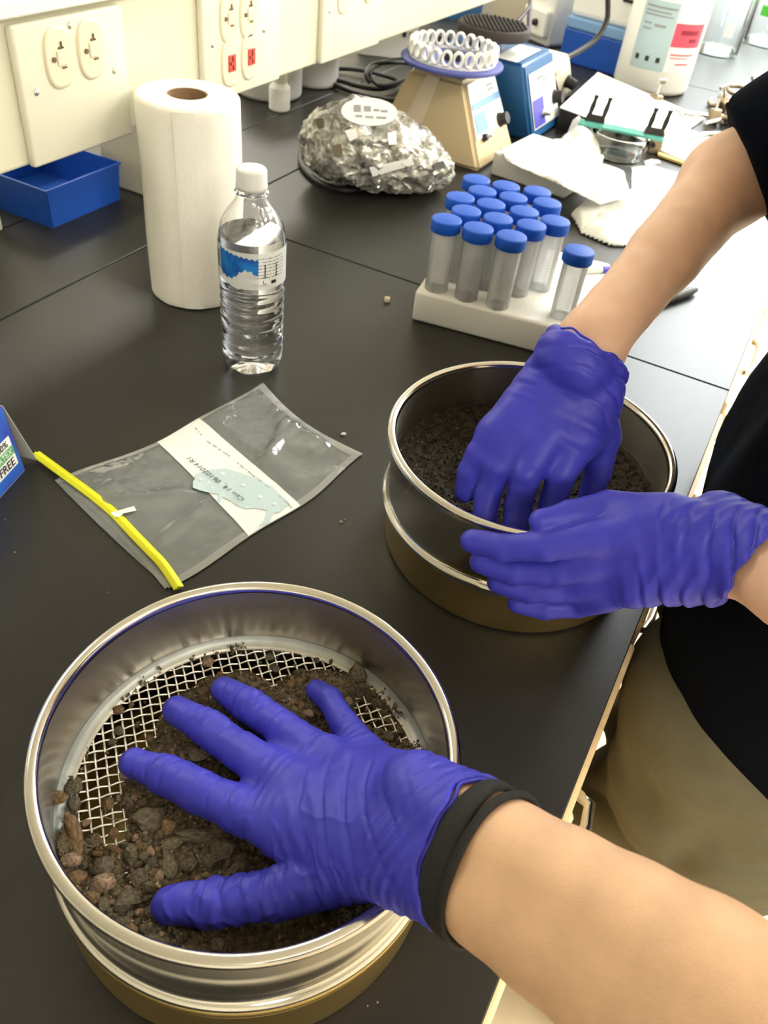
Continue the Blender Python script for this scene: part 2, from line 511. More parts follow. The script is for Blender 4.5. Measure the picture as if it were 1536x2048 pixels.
# ------------------------------------------------------------------ room shell
FLOOR = -0.92
def struct(name, bm, mat, parent=None, smooth=False):
    return tag(obj(name, bm, mat, parent, smooth), kind='structure')
RX0, RX1, RY0, RY1, RZ1 = -3.6, 3.4, -3.2, 6.2, 1.80
struct('floor', box_bm((RX0 + RX1) / 2, (RY0 + RY1) / 2, FLOOR - 0.05, RX1 - RX0, RY1 - RY0, 0.1), MT['floor'])
struct('ceiling', box_bm((RX0 + RX1) / 2, (RY0 + RY1) / 2, RZ1 + 0.05, RX1 - RX0 + .2, RY1 - RY0 + .2, 0.1), MT['ceil'])
zc, zh = (FLOOR + RZ1) / 2, RZ1 - FLOOR
struct('wall_left', box_bm(RX0 - 0.05, (RY0 + RY1) / 2, zc, 0.1, RY1 - RY0, zh), MT['wall'])
struct('wall_right', box_bm(RX1 + 0.05, (RY0 + RY1) / 2, zc, 0.1, RY1 - RY0, zh), MT['wall'])
struct('wall_near', box_bm((RX0 + RX1) / 2, RY0 - 0.05, zc, RX1 - RX0 + .2, 0.1, zh), MT['wall'])
# far wall with a window opening: daylight over the aisle end of the bench
WX0, WX1, WZ0, WZ1 = -1.15, 3.0, 0.35, 1.62
b = box_bm((RX0 + WX0) / 2, RY1 + 0.05, zc, WX0 - RX0, 0.1, zh)
box_bm((WX1 + RX1) / 2, RY1 + 0.05, zc, RX1 - WX1, 0.1, zh, bm=b)
box_bm((WX0 + WX1) / 2, RY1 + 0.05, (FLOOR + WZ0) / 2, WX1 - WX0, 0.1, WZ0 - FLOOR, bm=b)
box_bm((WX0 + WX1) / 2, RY1 + 0.05, (WZ1 + RZ1) / 2, WX1 - WX0, 0.1, RZ1 - WZ1, bm=b)
struct('wall_far', b, MT['wall'])
MT['daylight'] = emit('daylight_sky', (0.86, 0.95, 1.0), WINDOW_POWER)
wn = struct('window_1', box_bm((WX0 + WX1) / 2, RY1 + 0.09, (WZ0 + WZ1) / 2, WX1 - WX0, 0.01, WZ1 - WZ0), MT['daylight'])
fr = bmesh.new()
for k in range(4):
    x = WX0 + (WX1 - WX0) * k / 3
    box_bm(x, RY1 + 0.02, (WZ0 + WZ1) / 2, 0.05, 0.06, WZ1 - WZ0, bm=fr)
for z in (WZ0, WZ1):
    box_bm((WX0 + WX1) / 2, RY1 + 0.02, z, WX1 - WX0, 0.06, 0.05, bm=fr)
obj('window_frame', fr, MT['white_pl'], wn)
MT['tube_on'] = emit('lit_diffuser', (1.0, 0.96, 0.87), 4.0)
for i, (x, y) in enumerate(TUBES):
    pend = x == 1.5  # aisle fixtures made to hang so they can house the added upward fill
    f_ = thing('ceiling_light', ['hanging light over the aisle, behind the camera', 'hanging light over the aisle, beside the two people', 'hanging light over the aisle, past the tube rack', 'hanging light over the aisle, nearest the window', 'wide recessed ceiling light nearest the two people', 'wide recessed ceiling light in the middle of its row', 'wide recessed ceiling light nearest the window', 'recessed ceiling light behind the raceway, nearest the camera', 'recessed ceiling light behind the raceway, farthest from the camera'][i], 'ceiling light', (x, y, RZ1 - (0.31 if pend else 0)), 0, 'fluorescent ceiling lights')
    if pend:
        for q in (-.4, .4): obj('hanger', tube_bm([(0, q, 0), (0, q, .31)], .006, 6), MT['white_pl'], f_, True)
    k_ = 1.0 if x == 0.0 else 0.5
    obj('frame', box_bm(0, 0, -0.012, k_ + 0.12, 1.23, 0.02), MT['white_pl'], f_)
    obj('diffuser', box_bm(0, 0, -0.026, k_ + 0.02, 1.17, 0.008, 0.002), MT['tube_on'], f_)

# ------------------------------------------------------------------ bench
wt = thing('worktop', 'black epoxy lab bench worktop made of jointed slabs', 'worktop', (0, 0, 0))
XS = [-1.62, -0.8880, -0.7231, 0.0]
YS = [-1.6, -0.67, 0.6635, 1.996, 3.4]
G = 0.0011
for i in range(3):
    for j in range(4):
        x0, x1 = XS[i] + (G if i else 0), XS[i + 1] - (G if i < 2 else 0)
        y0, y1 = YS[j] + G, YS[j + 1] - G
        obj('slab', box_bm((x0 + x1) / 2, (y0 + y1) / 2, -0.0127, x1 - x0, y1 - y0, 0.0254, 0.0009, 1), MT['epoxy'], wt)
obj('joint_filler', box_bm(-0.81, 0.9, -0.0165, 1.60, 4.9, 0.017), MT['dark'], wt)
CW = 0.4443
MT['frame_c'] = M('cream_metal_frame', (0.66, 0.62, 0.47), 0.45)
for k in range(8):
    y0 = 0.6635 - 4 * CW - 0.33 + k * CW
    if y0 > 3.1: break
    c = thing('base_cabinet', 'cream base cabinet with maple drawers, ' + ['first', 'second', 'third', 'fourth', 'fifth', 'sixth', 'seventh', 'eighth'][k] + ' from the near end of the bench', 'cabinet', (0, y0 + CW / 2, FLOOR), 0, 'base cabinets under the bench')
    obj('body', box_bm(-0.7865, 0, 0.47, 1.57, CW - 0.002, 0.84, 0.002, 1), MT['frame_c'], c)
    obj('plinth', box_bm(-0.83, 0, 0.025, 1.5, CW - 0.002, 0.05), MT['black_pl'], c)
    for q, (zz, hh) in enumerate(((0.775, 0.115), (0.58, 0.24), (0.27, 0.34))):
        d_ = obj('drawer', box_bm(0.0005, 0, zz, 0.018, CW - 0.03, hh, 0.003, 2), MT['wood'], c)
        hb = tube_bm([(0.008, -0.055, zz + hh / 2 - 0.03), (0.022, -0.05, zz + hh / 2 - 0.03), (0.025, -0.03, zz + hh / 2 - 0.03), (0.025, 0.03, zz + hh / 2 - 0.03), (0.022, 0.05, zz + hh / 2 - 0.03), (0.008, 0.055, zz + hh / 2 - 0.03)], 0.005, 8)
        obj('handle', hb, MT['chrome'], d_, True)

# ------------------------------------------------------------------ service raceway with socket plates
def atX(px, py, X):
    v = FW + RT * (px - 768) / FOC - UPV * (py - 1024) / FOC
    t = (X - CAM[0]) / v[0]
    return Vector(CAM + t * v)
RWX = -0.672
ZB, ZT = 0.1685, 0.2935
rw = thing('service_raceway', 'cream metal service raceway running above the bench', 'raceway', (0, 0, 0))
obj('housing', box_bm((RWX - 0.80) / 2 - 0.0, 0.21, (ZB + ZT) / 2, abs(RWX + 0.80), 2.8, ZT - ZB, 0.003, 2), MT['cream'], rw)
obj('top_lip', box_bm(RWX - 0.04, 0.21, ZT + 0.006, 0.105, 2.8, 0.012, 0.002, 2), MT['white_pl'], rw)
ped = obj('pedestal', box_bm(-0.835, 0.69, ZB / 2, 0.13, 0.085, ZB, 0.003, 2), MT['cream'], rw)
cpl = at(8, 460, 0)
obj('pedestal', box_bm(cpl.x - 0.06, cpl.y - 0.06, ZB / 2, 0.12, 0.12, ZB, 0.003, 2), MT['cream'], rw)

def outlet(parent, cy, cz, red=False):
    """duplex socket seen face-on along x; y to the right, z up; parent at plate"""
    F_ = 0.0
    b = bmesh.new()
    # rounded stadium face
    n = 40; W, H = 0.0165, 0.0245
    ring = []
    for i in range(n):
        a = 2 * math.pi * i / n
        y = W * math.copysign(abs(math.cos(a)) ** 0.75, math.cos(a)); z = H * math.copysign(abs(math.sin(a)) ** 0.75, math.sin(a))
        ring.append((y, z))
    for x, s_ in ((0.0, 1.06), (0.0018, 1.04), (0.0026, 0.96)):
        for (y, z) in ring: b.verts.new((x, cy + y * s_, cz + z * s_))
    b.verts.ensure_lookup_table()
    for l in range(2):
        for i in range(n):
            j = (i + 1) % n
            b.faces.new((b.verts[l * n + i], b.verts[l * n + j], b.verts[(l + 1) * n + j], b.verts[(l + 1) * n + i]))
    b.faces.new([b.verts[2 * n + i] for i in range(n)])
    bmesh.ops.recalc_face_normals(b, faces=b.faces)
    o = obj('outlet', b, MT['ivory'], parent)
    s = bmesh.new()
    if red:
        box_bm(0.0032, cy, cz, 0.0022, 0.0135, 0.0180, 0.0005, 1, bm=s)
        obj('red_insert', s, MT['red'], o)
        s = bmesh.new()
        box_bm(0.0044, cy, cz + 0.0045, 0.0006, 0.0022, 0.0062, bm=s); box_bm(0.0044, cy + 0.0005, cz - 0.0045, 0.0006, 0.0022, 0.005, bm=s)
        box_bm(0.0044, cy - 0.004, cz, 0.0006, 0.003, 0.003, bm=s)
        obj('slot', s, MT['dark'], o)
    else:
        box_bm(0.0030, cy + 0.0015, cz, 0.0016, 0.0115, 0.0125, 0.0006, 1, bm=s)
        obj('face_boss', s, MT['ivory'], o)
        s = bmesh.new()
        box_bm(0.0034, cy + 0.0015, cz + 0.0085, 0.0015, 0.0060, 0.0013, bm=s)
        box_bm(0.0034, cy + 0.0022, cz + 0.0108, 0.0015, 0.0010, 0.0055, bm=s)
        box_bm(0.0034, cy + 0.0030, cz - 0.0080, 0.0015, 0.0050, 0.0013, bm=s)
        bb = bmesh.new(); bmesh.ops.create_cone(bb, cap_ends=True, segments=16, radius1=0.0022, radius2=0.0022, depth=0.0016)
        bmesh.ops.transform(bb, matrix=Matrix.Translation((0.0032, cy - 0.0085, cz)) @ Matrix.Rotation(math.pi / 2, 4, 'Y'), verts=bb.verts); merge(s, bb)
        obj('slot', s, MT['slot'], o)
    return o

def screw(parent, cy, cz):
    b = bmesh.new(); bmesh.ops.create_uvsphere(b, u_segments=14, v_segments=8, radius=0.0032)
    for v in b.verts: v.co = Vector((max(v.co.x, 0) * 0.55, v.co.y + cy, v.co.z + cz))
    o = obj('screw', b, MT['screw'], parent, True)
    return o

PX = RWX + 0.0085
def plate(y0, y1, z0, z1, label, outs, screws):
    c = thing('outlet_plate', label, 'socket plate', (PX, (y0 + y1) / 2, z0), 0)
    oy, oz = -(y0 + y1) / 2, -z0
    b = box_bm(-0.0045, 0, (z1 - z0) / 2, 0.009, y1 - y0, z1 - z0, 0.003, 3)
    obj('plate', b, MT['cream2'], c, True, 0.7)
    for (px, py, red) in outs:
        p_ = atX(px, py, PX); outlet(c, p_.y + oy, p_.z + oz, red)
    for (px, py) in screws:
        p_ = atX(px, py, PX); screw(c, p_.y + oy, p_.z + oz)
    return c
yA = atX(69, 325, PX).y; yA2 = atX(262, 258, PX).y
plate(yA, yA2 + 0.004, ZB - 0.001, ZT - 0.006, 'cream socket plate with two ivory sockets, above the blue bin', [(117, 115, False), (181, 98, False)], [(73, 185), (229, 141), (140, 51)])
yB = atX(409, 150, PX).y; yB2 = atX(560, 165, PX).y
plate(yB, yB2, ZB + 0.001, ZT - 0.006, 'cream socket plate with two ivory and two red sockets', [(457, 35, False), (496, 27, False), (460, 125, True), (499, 112, True)], [(425, 90), (528, 60)])
yC = atX(643, 118, PX).y
plate(yC, yC + 0.17, ZB + 0.001, ZT - 0.006, 'far cream socket plate, cut by the top of the picture', [(688, -16, False), (740, -36, False)], [(660, 22), (735, 2)])
# ------------------------------------------------------------------ sieves, pans, soil
SEG = 128
def make_pan(label, loc):
    t = thing('receiver_pan', label, 'pan', loc)
    prof = [(0, 0.0), (0.100, 0.0), (0.1045, 0.0012), (0.106, 0.004), (0.106, 0.0435), (0.1066, 0.0445), (0.1075, 0.0455), (0.1079, 0.0475), (0.1076, 0.0495), (0.1065, 0.0506), (0.1050, 0.0502), (0.1045, 0.0488), (0.1046, 0.0440), (0.1046, 0.004), (0.1035, 0.0022), (0, 0.002)]
    obj('pan_body', lathe_bm(prof, SEG), MT['brass'], t, True, 0.9)
    ring = [(0.1062, 0.0405), (0.1068, 0.0412), (0.1068, 0.0424), (0.1062, 0.0431)]
    obj('rolled_bead', lathe_bm(ring, SEG, True), MT['brass'], t, True)
    return t

WP, WR, WRAD = 0.0056, 0.00062, 0.0958
def wire_mesh_bm():
    b = bmesh.new()
    n = int(WRAD / WP)
    V = []; Q = []
    ks = 6
    for d in (0, 1):
        for i in range(-n, n + 1):
            u = i * WP
            half = math.sqrt(max(WRAD ** 2 - u ** 2, 0))
            if half < WP: continue
            m_ = int(half / (WP / 4))
            rings = []
            for j in range(-m_, m_ + 1):
                s = j * WP / 4
                ph = math.cos(math.pi * s / WP) * (1 if (i % 2 == 0) else -1) * (1 if d == 0 else -1)
                z = 0.00066 * ph
                ring = []
                for k in range(ks):
                    a = 2 * math.pi * k / ks
                    c_, s_ = math.cos(a) * WR, math.sin(a) * WR
                    p = (s, u + c_, z + s_) if d == 0 else (u + c_, s, z + s_)
                    ring.append(len(V)); V.append(p)
                rings.append(ring)
            for A, B in zip(rings[:-1], rings[1:]):
                for k in range(ks):
                    q = (A[k], A[(k + 1) % ks], B[(k + 1) % ks], B[k])
                    Q.append(q if d == 1 else q[::-1])
    a = math.radians(47.5)
    V = np.array(V); R = np.array([[math.cos(a), -math.sin(a), 0], [math.sin(a), math.cos(a), 0], [0, 0, 1]])
    return V @ R.T, np.array(Q)

def make_sieve(label, loc):
    t = thing('test_sieve', label, 'sieve', loc)
    body = [(0.0985, 0.0), (0.0985, 0.0095), (0.1000, 0.0103), (0.1055, 0.0106), (0.1072, 0.0118), (0.1078, 0.0135), (0.1072, 0.0152), (0.1055, 0.0162), (0.1046, 0.0170), (0.1040, 0.019), (0.1036, 0.023), (0.1034, 0.030), (0.1034, 0.0660), (0.1042, 0.0668), (0.1065, 0.0674), (0.1080, 0.0688), (0.1085, 0.0705), (0.1081, 0.0722), (0.1068, 0.0733), (0.1050, 0.0736), (0.1030, 0.0730), (0.1020, 0.0715), (0.1016, 0.0690), (0.1016, 0.0280), (0.1016, 0.0215), (0.0978, 0.0200), (0.0975, 0.0)]
    fo = obj('frame', lathe_bm(body, SEG, True), [MT['steel'], MT['brushed']], t, True, 1.2)
    for f_ in fo.data.polygons:
        c_ = f_.center
        if 0.024 < c_.z < 0.070 and math.hypot(c_.x, c_.y) < 0.1024: f_.material_index = 1
    obj('solder_fillet', lathe_bm([(0.1015, 0.0285), (0.1002, 0.0262), (0.0985, 0.0247), (0.0965, 0.0240), (0.0955, 0.0236), (0.0955, 0.0222), (0.1015, 0.0222)], SEG, True), MT['solder'], t, True, 0.9)
    obj('mesh_edge', lathe_bm([(0.0962, 0.0243), (0.0945, 0.0243), (0.0942, 0.0237), (0.0962, 0.0237)], SEG, True), MT['wire'], t)
    V, Q = wire_mesh_bm(); V = V + np.array([0, 0, 0.0230])
    tag(quadobj('wire_mesh', V, Q, MT['wire'], t), kind='stuff')
    return t
FC = Vector((-0.1605, -0.0480, 0.0))
BP = Vector((-0.1271, 0.2863, 0.0))
make_pan('brass pan under the front steel sieve, at the bottom left', tuple(FC))
sv = make_sieve('steel test sieve in front, with a spread gloved hand pressing the soil on its mesh', (FC.x, FC.y, 0.0400))
make_pan('brass pan below the sieve that two gloved hands hold', tuple(BP))
sv2 = copy_tree(sv); sv2['label'] = 'steel test sieve held and stirred by two gloved hands, behind the front one'
BT = Vector((-0.0234, -0.006, 1.0)).normalized()
BROT = Vector((0, 0, 1)).rotation_difference(BT)
BRIM = Vector((-0.1250, 0.2644, 0.1243))
sv2.location = BRIM - BT * 0.0720
sv2.rotation_mode = 'QUATERNION'; sv2.rotation_quaternion = BROT

MZ = 0.0635   # top of the front mesh
def poly(pxs, z=MZ + 0.001):
    return np.array([at(x, y, z)[:2] for x, y in pxs])
OPEN = [poly([(168, 1672), (150, 1640), (152, 1570), (175, 1500), (205, 1430), (265, 1385), (335, 1330), (420, 1290), (480, 1276), (560, 1274), (640, 1290), (700, 1312), (712, 1335), (690, 1345), (610, 1335), (575, 1350), (548, 1372), (520, 1352), (470, 1340), (440, 1345), (400, 1362), (372, 1385), (345, 1390), (318, 1440), (318, 1470), (290, 1500), (262, 1540), (248, 1580), (228, 1610), (268, 1650), (255, 1684), (215, 1690), (190, 1660)]),
        poly([(705, 1405), (730, 1392), (795, 1432), (802, 1462), (770, 1462), (718, 1436)]),
        poly([(795, 1468), (818, 1464), (824, 1490), (800, 1492)]),
        poly([(168, 1715), (185, 1705), (186, 1735), (170, 1738)]),
        poly([(160, 1742), (180, 1735), (178, 1760), (160, 1762)]),
        poly([(252, 1745), (272, 1745), (270, 1770), (254, 1768)])]
def inside(P, poly_):
    x, y = P[:, 0], P[:, 1]; c = np.zeros(len(P), bool); n = len(poly_)
    for i in range(n):
        x1, y1 = poly_[i]; x2, y2 = poly_[(i + 1) % n]
        k = ((y1 > y) != (y2 > y)) & (x < (x2 - x1) * (y - y1) / (y2 - y1 + 1e-12) + x1)
        c ^= k
    return c
def pdist(P, poly_):
    d = np.full(len(P), 9.0); n = len(poly_)
    for i in range(n):
        a, b_ = poly_[i], poly_[(i + 1) % n]; e = b_ - a
        t = np.clip(((P - a) @ e) / (e @ e + 1e-12), 0, 1)
        d = np.minimum(d, np.linalg.norm(P - a - t[:, None] * e, axis=1))
    return np.where(inside(P, poly_), -d, d)
def soil_h(P):
    """height over the mesh; negative where the wire shows"""
    d = np.full(len(P), 0.02)
    for p_ in OPEN: d = np.minimum(d, pdist(P, p_))
    q = np.concatenate([P, np.zeros((len(P), 1))], 1)
    d = d + 0.0032 * fbm(q * 170, 3)
    h = np.clip(d * 0.8, -0.003, 0.0045) + 0.0035 * np.clip(fbm(q * 60 + 3, 3) + 0.25, 0, 1) * np.clip(d / 0.008, 0, 1) + 0.0016 * fbm(q * 320, 2) * np.clip(d / 0.003, 0, 1)
    loc = P - np.array(FC[:2])
    ang = np.arctan2(loc[:, 1], loc[:, 0]); r = np.linalg.norm(loc, axis=1)
    pile = np.clip((r - 0.083) / 0.02, 0, 1) * np.clip(0.5 - 1.0 * np.cos(ang - math.radians(150)), 0, 1) * 0.006
    return h + pile
g = 0.00115
ax = np.arange(-0.101, 0.1011, g)
X, Y = np.meshgrid(ax, ax, indexing='ij')
P2 = np.stack([X.ravel(), Y.ravel()], 1) + np.array(FC[:2])
hh = soil_h(P2)
loc = P2 - np.array(FC[:2]); rr = np.linalg.norm(loc, axis=1); aa = np.arctan2(loc[:, 1], loc[:, 0])
edge_r = np.where(np.cos(aa - math.radians(135)) > -0.05, 0.0950 + 0.0015 * noise(np.stack([np.cos(aa) * 9, np.sin(aa) * 9, aa * 0], 1)), 0.1008)
edge_r = edge_r + 0.0015 * noise(np.stack([np.cos(aa) * 30, np.sin(aa) * 30, aa * 0], 1)) * (edge_r < 0.1)
keep = (hh > -0.0012) & (rr < edge_r)
nx = len(ax)
idx = np.arange(nx * nx).reshape(nx, nx)
kk = keep.reshape(nx, nx)
fq = kk[:-1, :-1] & kk[1:, :-1] & kk[1:, 1:] & kk[:-1, 1:]
Q = np.stack([idx[:-1, :-1][fq], idx[1:, :-1][fq], idx[1:, 1:][fq], idx[:-1, 1:][fq]], 1)
zz = MZ + hh
zz = np.maximum(zz, np.where(rr > 0.094, MZ + (rr - 0.094) * 0.75 + 0.0006, 0))
V = np.stack([loc[:, 0], loc[:, 1], zz], 1)
used = np.unique(Q); rm = np.full(len(V), -1); rm[used] = np.arange(len(used))
soil = thing('soil_sample', 'dark crumbly soil with stones lying on the mesh of the front sieve', 'soil', (FC.x, FC.y, 0))
tag(quadobj('soil_bed', V[used], rm[Q], MT['soil'], soil), kind='stuff')

# hand bones (pixel centre, height, radius) - shared by glove, stones and soil
def bones(lst): return [(np.array(at(x, y, z)), r) for x, y, z, r in lst]
HAND = dict(
    index=bones([(270, 1527, .0790, .0088), (328, 1548, .0815, .0103), (398, 1582, .0865, .0113), (478, 1620, .0910, .0119), (566, 1650, .0970, .0135)]),
    middle=bones([(352, 1420, .0790, .0089), (410, 1452, .0825, .0102), (484, 1505, .0880, .0110), (590, 1572, .0985, .0135)]),
    ring=bones([(446, 1379, .0785, .0082), (502, 1413, .0820, .0100), (566, 1458, .0870, .0106), (655, 1525, .0970, .0125)]),
    pinky=bones([(632, 1380, .0775, .0063), (660, 1400, .0825, .0073), (690, 1450, .0865, .0084), (738, 1522, .0940, .0118)]),
    thumb=bones([(338, 1810, .0790, .0093), (430, 1804, .0835, .0108), (545, 1790, .0890, .0115), (665, 1752, .0985, .0142), (790, 1715, .1180, .0175)]))
def under_hand(p, m_):
    for ch in HAND.values():
        for (a, ra), (b_, rb) in zip(ch[:-1], ch[1:]):
            d, t = segdist(np.array([[p[0], p[1]]]), a[:2], b_[:2])
            if d[0] < max(ra, rb) + m_: return True
    palm = poly([(560, 1600), (740, 1480), (900, 1560), (860, 1830), (700, 1800)], .09)
    return bool(inside(np.array([[p[0], p[1]]]), palm)[0])

rs = random.Random(11)
stones_me = []
for k in range(10):
    b = bmesh.new(); bmesh.ops.create_icosphere(b, subdivisions=2, radius=1.0)
    P = np.array([v.co[:] for v in b.verts])
    n1 = fbm(P * 1.1 + k * 5.1, 3); n2 = noise(P * 3.1 + k)
    for v, a_, c_ in zip(b.verts, n1, n2): v.co *= 1 + 0.55 * a_ + 0.16 * c_
    me = bpy.data.meshes.new('stone'); b.to_mesh(me); b.free()
    me.materials.append(MT['stone_a']); finish(me, None, True, 0.6)
    stones_me.append(me)
def stone(x, y, sx, sy, sz, rz, matk, z=None, parent=None, v=None):
    me = stones_me[rs.randrange(10) if v is None else v]
    o = bpy.data.objects.new('stone', me)
    z0 = MZ + max(float(soil_h(np.array([[x, y]]))[0]), 0.0) + sz * 0.35 if z is None else z
    o.location = (x - FC.x, y - FC.y, z0); o.rotation_euler = (rs.uniform(-.3, .3), rs.uniform(-.3, .3), rz)
    o.scale = (sx, sy, sz)
    link(o, parent or soil)
    o.material_slots[0].link = 'OBJECT'; o.material_slots[0].material = MT[matk]
    return o
pm = 1 / 3750.0
key = [(302, 1642, 34, 30, 14, 20, 'stone_a'), (392, 1674, 40, 17, 13, 10, 'stone_d'), (400, 1512, 26, 22, 12, 40, 'stone_d'), (150, 1672, 17, 42, 14, 20, 'stone_b'), (716, 1352, 27, 22, 15, 100, 'stone_a'), (206, 1775, 23, 19, 15, 0, 'stone_c'),
       (184, 1806, 17, 17, 12, 0, 'stone_b'), (255, 1808, 24, 23, 16, 30, 'stone_a'), (282, 1757, 22, 24, 16, 40, 'stone_a'), (340, 1735, 16, 26, 12, 10, 'stone_d'), (415, 1318, 12, 13, 9, 0, 'stone_c'), (236, 1413, 13, 11, 8, 0, 'stone_b'), (237, 1455, 9, 12, 6, 60, 'stone_d'), (224, 1478, 10, 9, 7, 0, 'stone_a'), (262, 1402, 7, 8, 5, 0, 'stone_b'),
       (145, 1570, 20, 17, 10, 0, 'stone_d'), (118, 1600, 20, 14, 10, 0, 'stone_b'), (170, 1640, 10, 7, 5, 30, 'stone_c'), (145, 1728, 18, 16, 10, 0, 'stone_c'), (150, 1760, 22, 20, 13, 0, 'stone_b'), (315, 1830, 15, 22, 12, 70, 'stone_a'), (345, 1690, 24, 12, 10, 30, 'stone_d'), (230, 1700, 7, 22, 7, 70, 'stone_b'), (200, 1705, 6, 18, 6, 80, 'stone_b'), (445, 1700, 26, 22, 12, 20, 'stone_a'), (480, 1740, 24, 18, 12, 20, 'stone_a'), (250, 1545, 14, 10, 8, 0, 'stone_c'), (365, 1515, 10, 6, 5, 120, 'stone_c'), (550, 1330, 11, 12, 7, 0, 'stone_a'), (540, 1308, 12, 10, 7, 0, 'stone_a'), (300, 1470, 10, 9, 6, 0, 'stone_b')]
placed = []
for (x, y, a_, b_, c_, ang, mk) in key:
    p = at(x, y, MZ + 0.004)
    stone(p.x, p.y, a_ * pm, b_ * pm, c_ * pm, math.radians(ang + 28), mk); placed.append((p.x, p.y, max(a_, b_) * pm * 0.9))
tries = 0
while len(placed) < 270 and tries < 9000:
    tries += 1
    px, py = rs.uniform(90, 880), rs.uniform(1290, 1930)
    dens = 1.0 if (py > 1560 and px < 520) else 0.30
    if rs.random() > dens: continue
    p = at(px, py, MZ + 0.004)
    if math.hypot(p.x - FC.x, p.y - FC.y) > 0.094: continue
    if soil_h(np.array([[p.x, p.y]]))[0] < 0.0005 and rs.random() < 0.93: continue
    r_ = (0.0014 + 0.0042 * rs.random() ** 2.2) * (1.0 if dens == 1.0 else 0.62)
    if under_hand((p.x, p.y), r_ * 0.6): continue
    if any(math.hypot(p.x - a_, p.y - b_) < 0.75 * (r_ + c_) for a_, b_, c_ in placed): continue
    stone(p.x, p.y, r_ * rs.uniform(.8, 1.25), r_ * rs.uniform(.8, 1.15), r_ * rs.uniform(.55, .85), rs.uniform(0, 6.3), rs.choice(['stone_a'] * 4 + ['stone_d'] * 3 + ['stone_b'] * 2 + ['stone_c']))
    placed.append((p.x, p.y, r_))

def grit(name, cx, cy, rad, zfun, n, mats, parent, s0=0.0005, s1=0.0014, seed=3):
    rg = np.random.default_rng(seed)
    b = bmesh.new(); bmesh.ops.create_icosphere(b, subdivisions=1, radius=1.0)
    bv = np.array([v.co[:] for v in b.verts]); bf = np.array([[v.index for v in f.verts] for f in b.faces]); b.free()
    # use the 20-face base
    b = bmesh.new(); bmesh.ops.create_icosphere(b, subdivisions=1, radius=1.0); b.free()
    r = rad * np.sqrt(rg.random(n)); a = rg.random(n) * 2 * np.pi
    P = np.stack([cx + r * np.cos(a), cy + r * np.sin(a)], 1)
    z, ok = zfun(P)
    P, z = P[ok], z[ok]; n = len(P)
    s = s0 + (s1 - s0) * rg.random(n) ** 3
    sc = s[:, None] * (0.7 + 0.6 * rg.random((n, 3)))
    jit = 1 + 0.5 * (rg.random((n, len(bv), 1)) - 0.5)
    V = bv[None] * jit * sc[:, None, :]
    V[:, :, 0] += (P[:, 0] - cx)[:, None]; V[:, :, 1] += (P[:, 1] - cy)[:, None]; V[:, :, 2] += (z + s * 0.4)[:, None]
    F = bf[None] + (np.arange(n) * len(bv))[:, None, None]
    o = quadobj(name, V.reshape(-1, 3), F.reshape(-1, 3), mats, parent, False)
    mi = np.repeat(rg.choice(len(mats), n, p=[.45, .2, .15, .08, .12][:len(mats)]), len(bf)).astype(np.int32)
    o.data.polygons.foreach_set('material_index', mi)
    return tag(o, kind='stuff')
GM = [MT['soil'], MT['grain_a'], MT['grain_b'], MT['grain_c'], MT['grain_d']]
GM2 = [MT['wetsoil'], MT['wetsoil'], MT['grain_a'], MT['grain_d'], MT['wetsoil']]
def zf_front(P):
    h = soil_h(P); r = np.linalg.norm(P - np.array(FC[:2]), axis=1)
    z = MZ + np.maximum(h, np.where(r > 0.094, (r - 0.094) * 0.8, -1))
    a = np.arctan2(P[:, 1] - FC.y, P[:, 0] - FC.x)
    clean = np.cos(a - math.radians(135)) > -0.05
    clump = noise(np.stack([np.cos(a) * 14, np.sin(a) * 14, a * 0 + 3], 1)) > 0.30
    lim = np.where(clean, np.where(clump, 0.0975, 0.0925), 0.0985)
    return z, ((h > 0.0) & (r < lim)) | ((r > 0.0935) & (r < 0.0975) & clump & clean)
grit('grit', FC.x, FC.y, 0.1, zf_front, 9000, GM, soil)
rb = bmesh.new()
for k in range(26):
    p = at(rs.uniform(130, 800), rs.uniform(1330, 1760), MZ + 0.006)
    if under_hand((p.x, p.y), 0.0) or math.hypot(p.x - FC.x, p.y - FC.y) > .088: continue
    a = rs.uniform(0, 6.28); L = rs.uniform(.006, .018); pts = []
    for q in range(5):
        pts.append((p.x - FC.x + math.cos(a) * L * q / 4, p.y - FC.y + math.sin(a) * L * q / 4, MZ + 0.0075 + rs.uniform(-.001, .0025))); a += rs.uniform(-.5, .5)
    tube_bm(spline(pts, 4), 0.00022, 5, bm=rb)
tag(obj('root_fibres', rb, MT['root'], soil, True), kind='stuff')

# soil in the rear sieve: full, swept into curved furrows by the stirring hand
soil2 = thing('soil_sample', 'dark soil being stirred inside the rear sieve', 'soil', tuple(sv2.location))
soil2.rotation_mode = 'QUATERNION'; soil2.rotation_quaternion = BROT
nr, na = 60, 160
V = []; 
for i in range(nr + 1):
    r = 0.1012 * i / nr
    for k in range(na):
        a = 2 * math.pi * k / na
        V.append((r * math.cos(a), r * math.sin(a), 0))
V = np.array(V)
r_ = np.linalg.norm(V[:, :2], axis=1); a_ = np.arctan2(V[:, 1], V[:, 0])
fur = noise(np.stack([r_ * 230 + 0.6 * np.sin(a_ * 2), np.cos(a_) * 1.2, np.sin(a_) * 1.2], 1))
def soil2_h(x, y):
    r = np.hypot(x, y); a = np.arctan2(y, x)
    f = noise(np.stack([r * 230 + 0.6 * np.sin(a * 2), np.cos(a) * 1.2, np.sin(a) * 1.2], 1))
    return 0.0285 + 0.0022 * f + 0.006 * np.clip((r - 0.05) / 0.05, 0, 1) ** 2 + 0.0022 * fbm(np.stack([x * 220, y * 220, x * 0], 1), 3)
V[:, 2] = soil2_h(V[:, 0], V[:, 1])
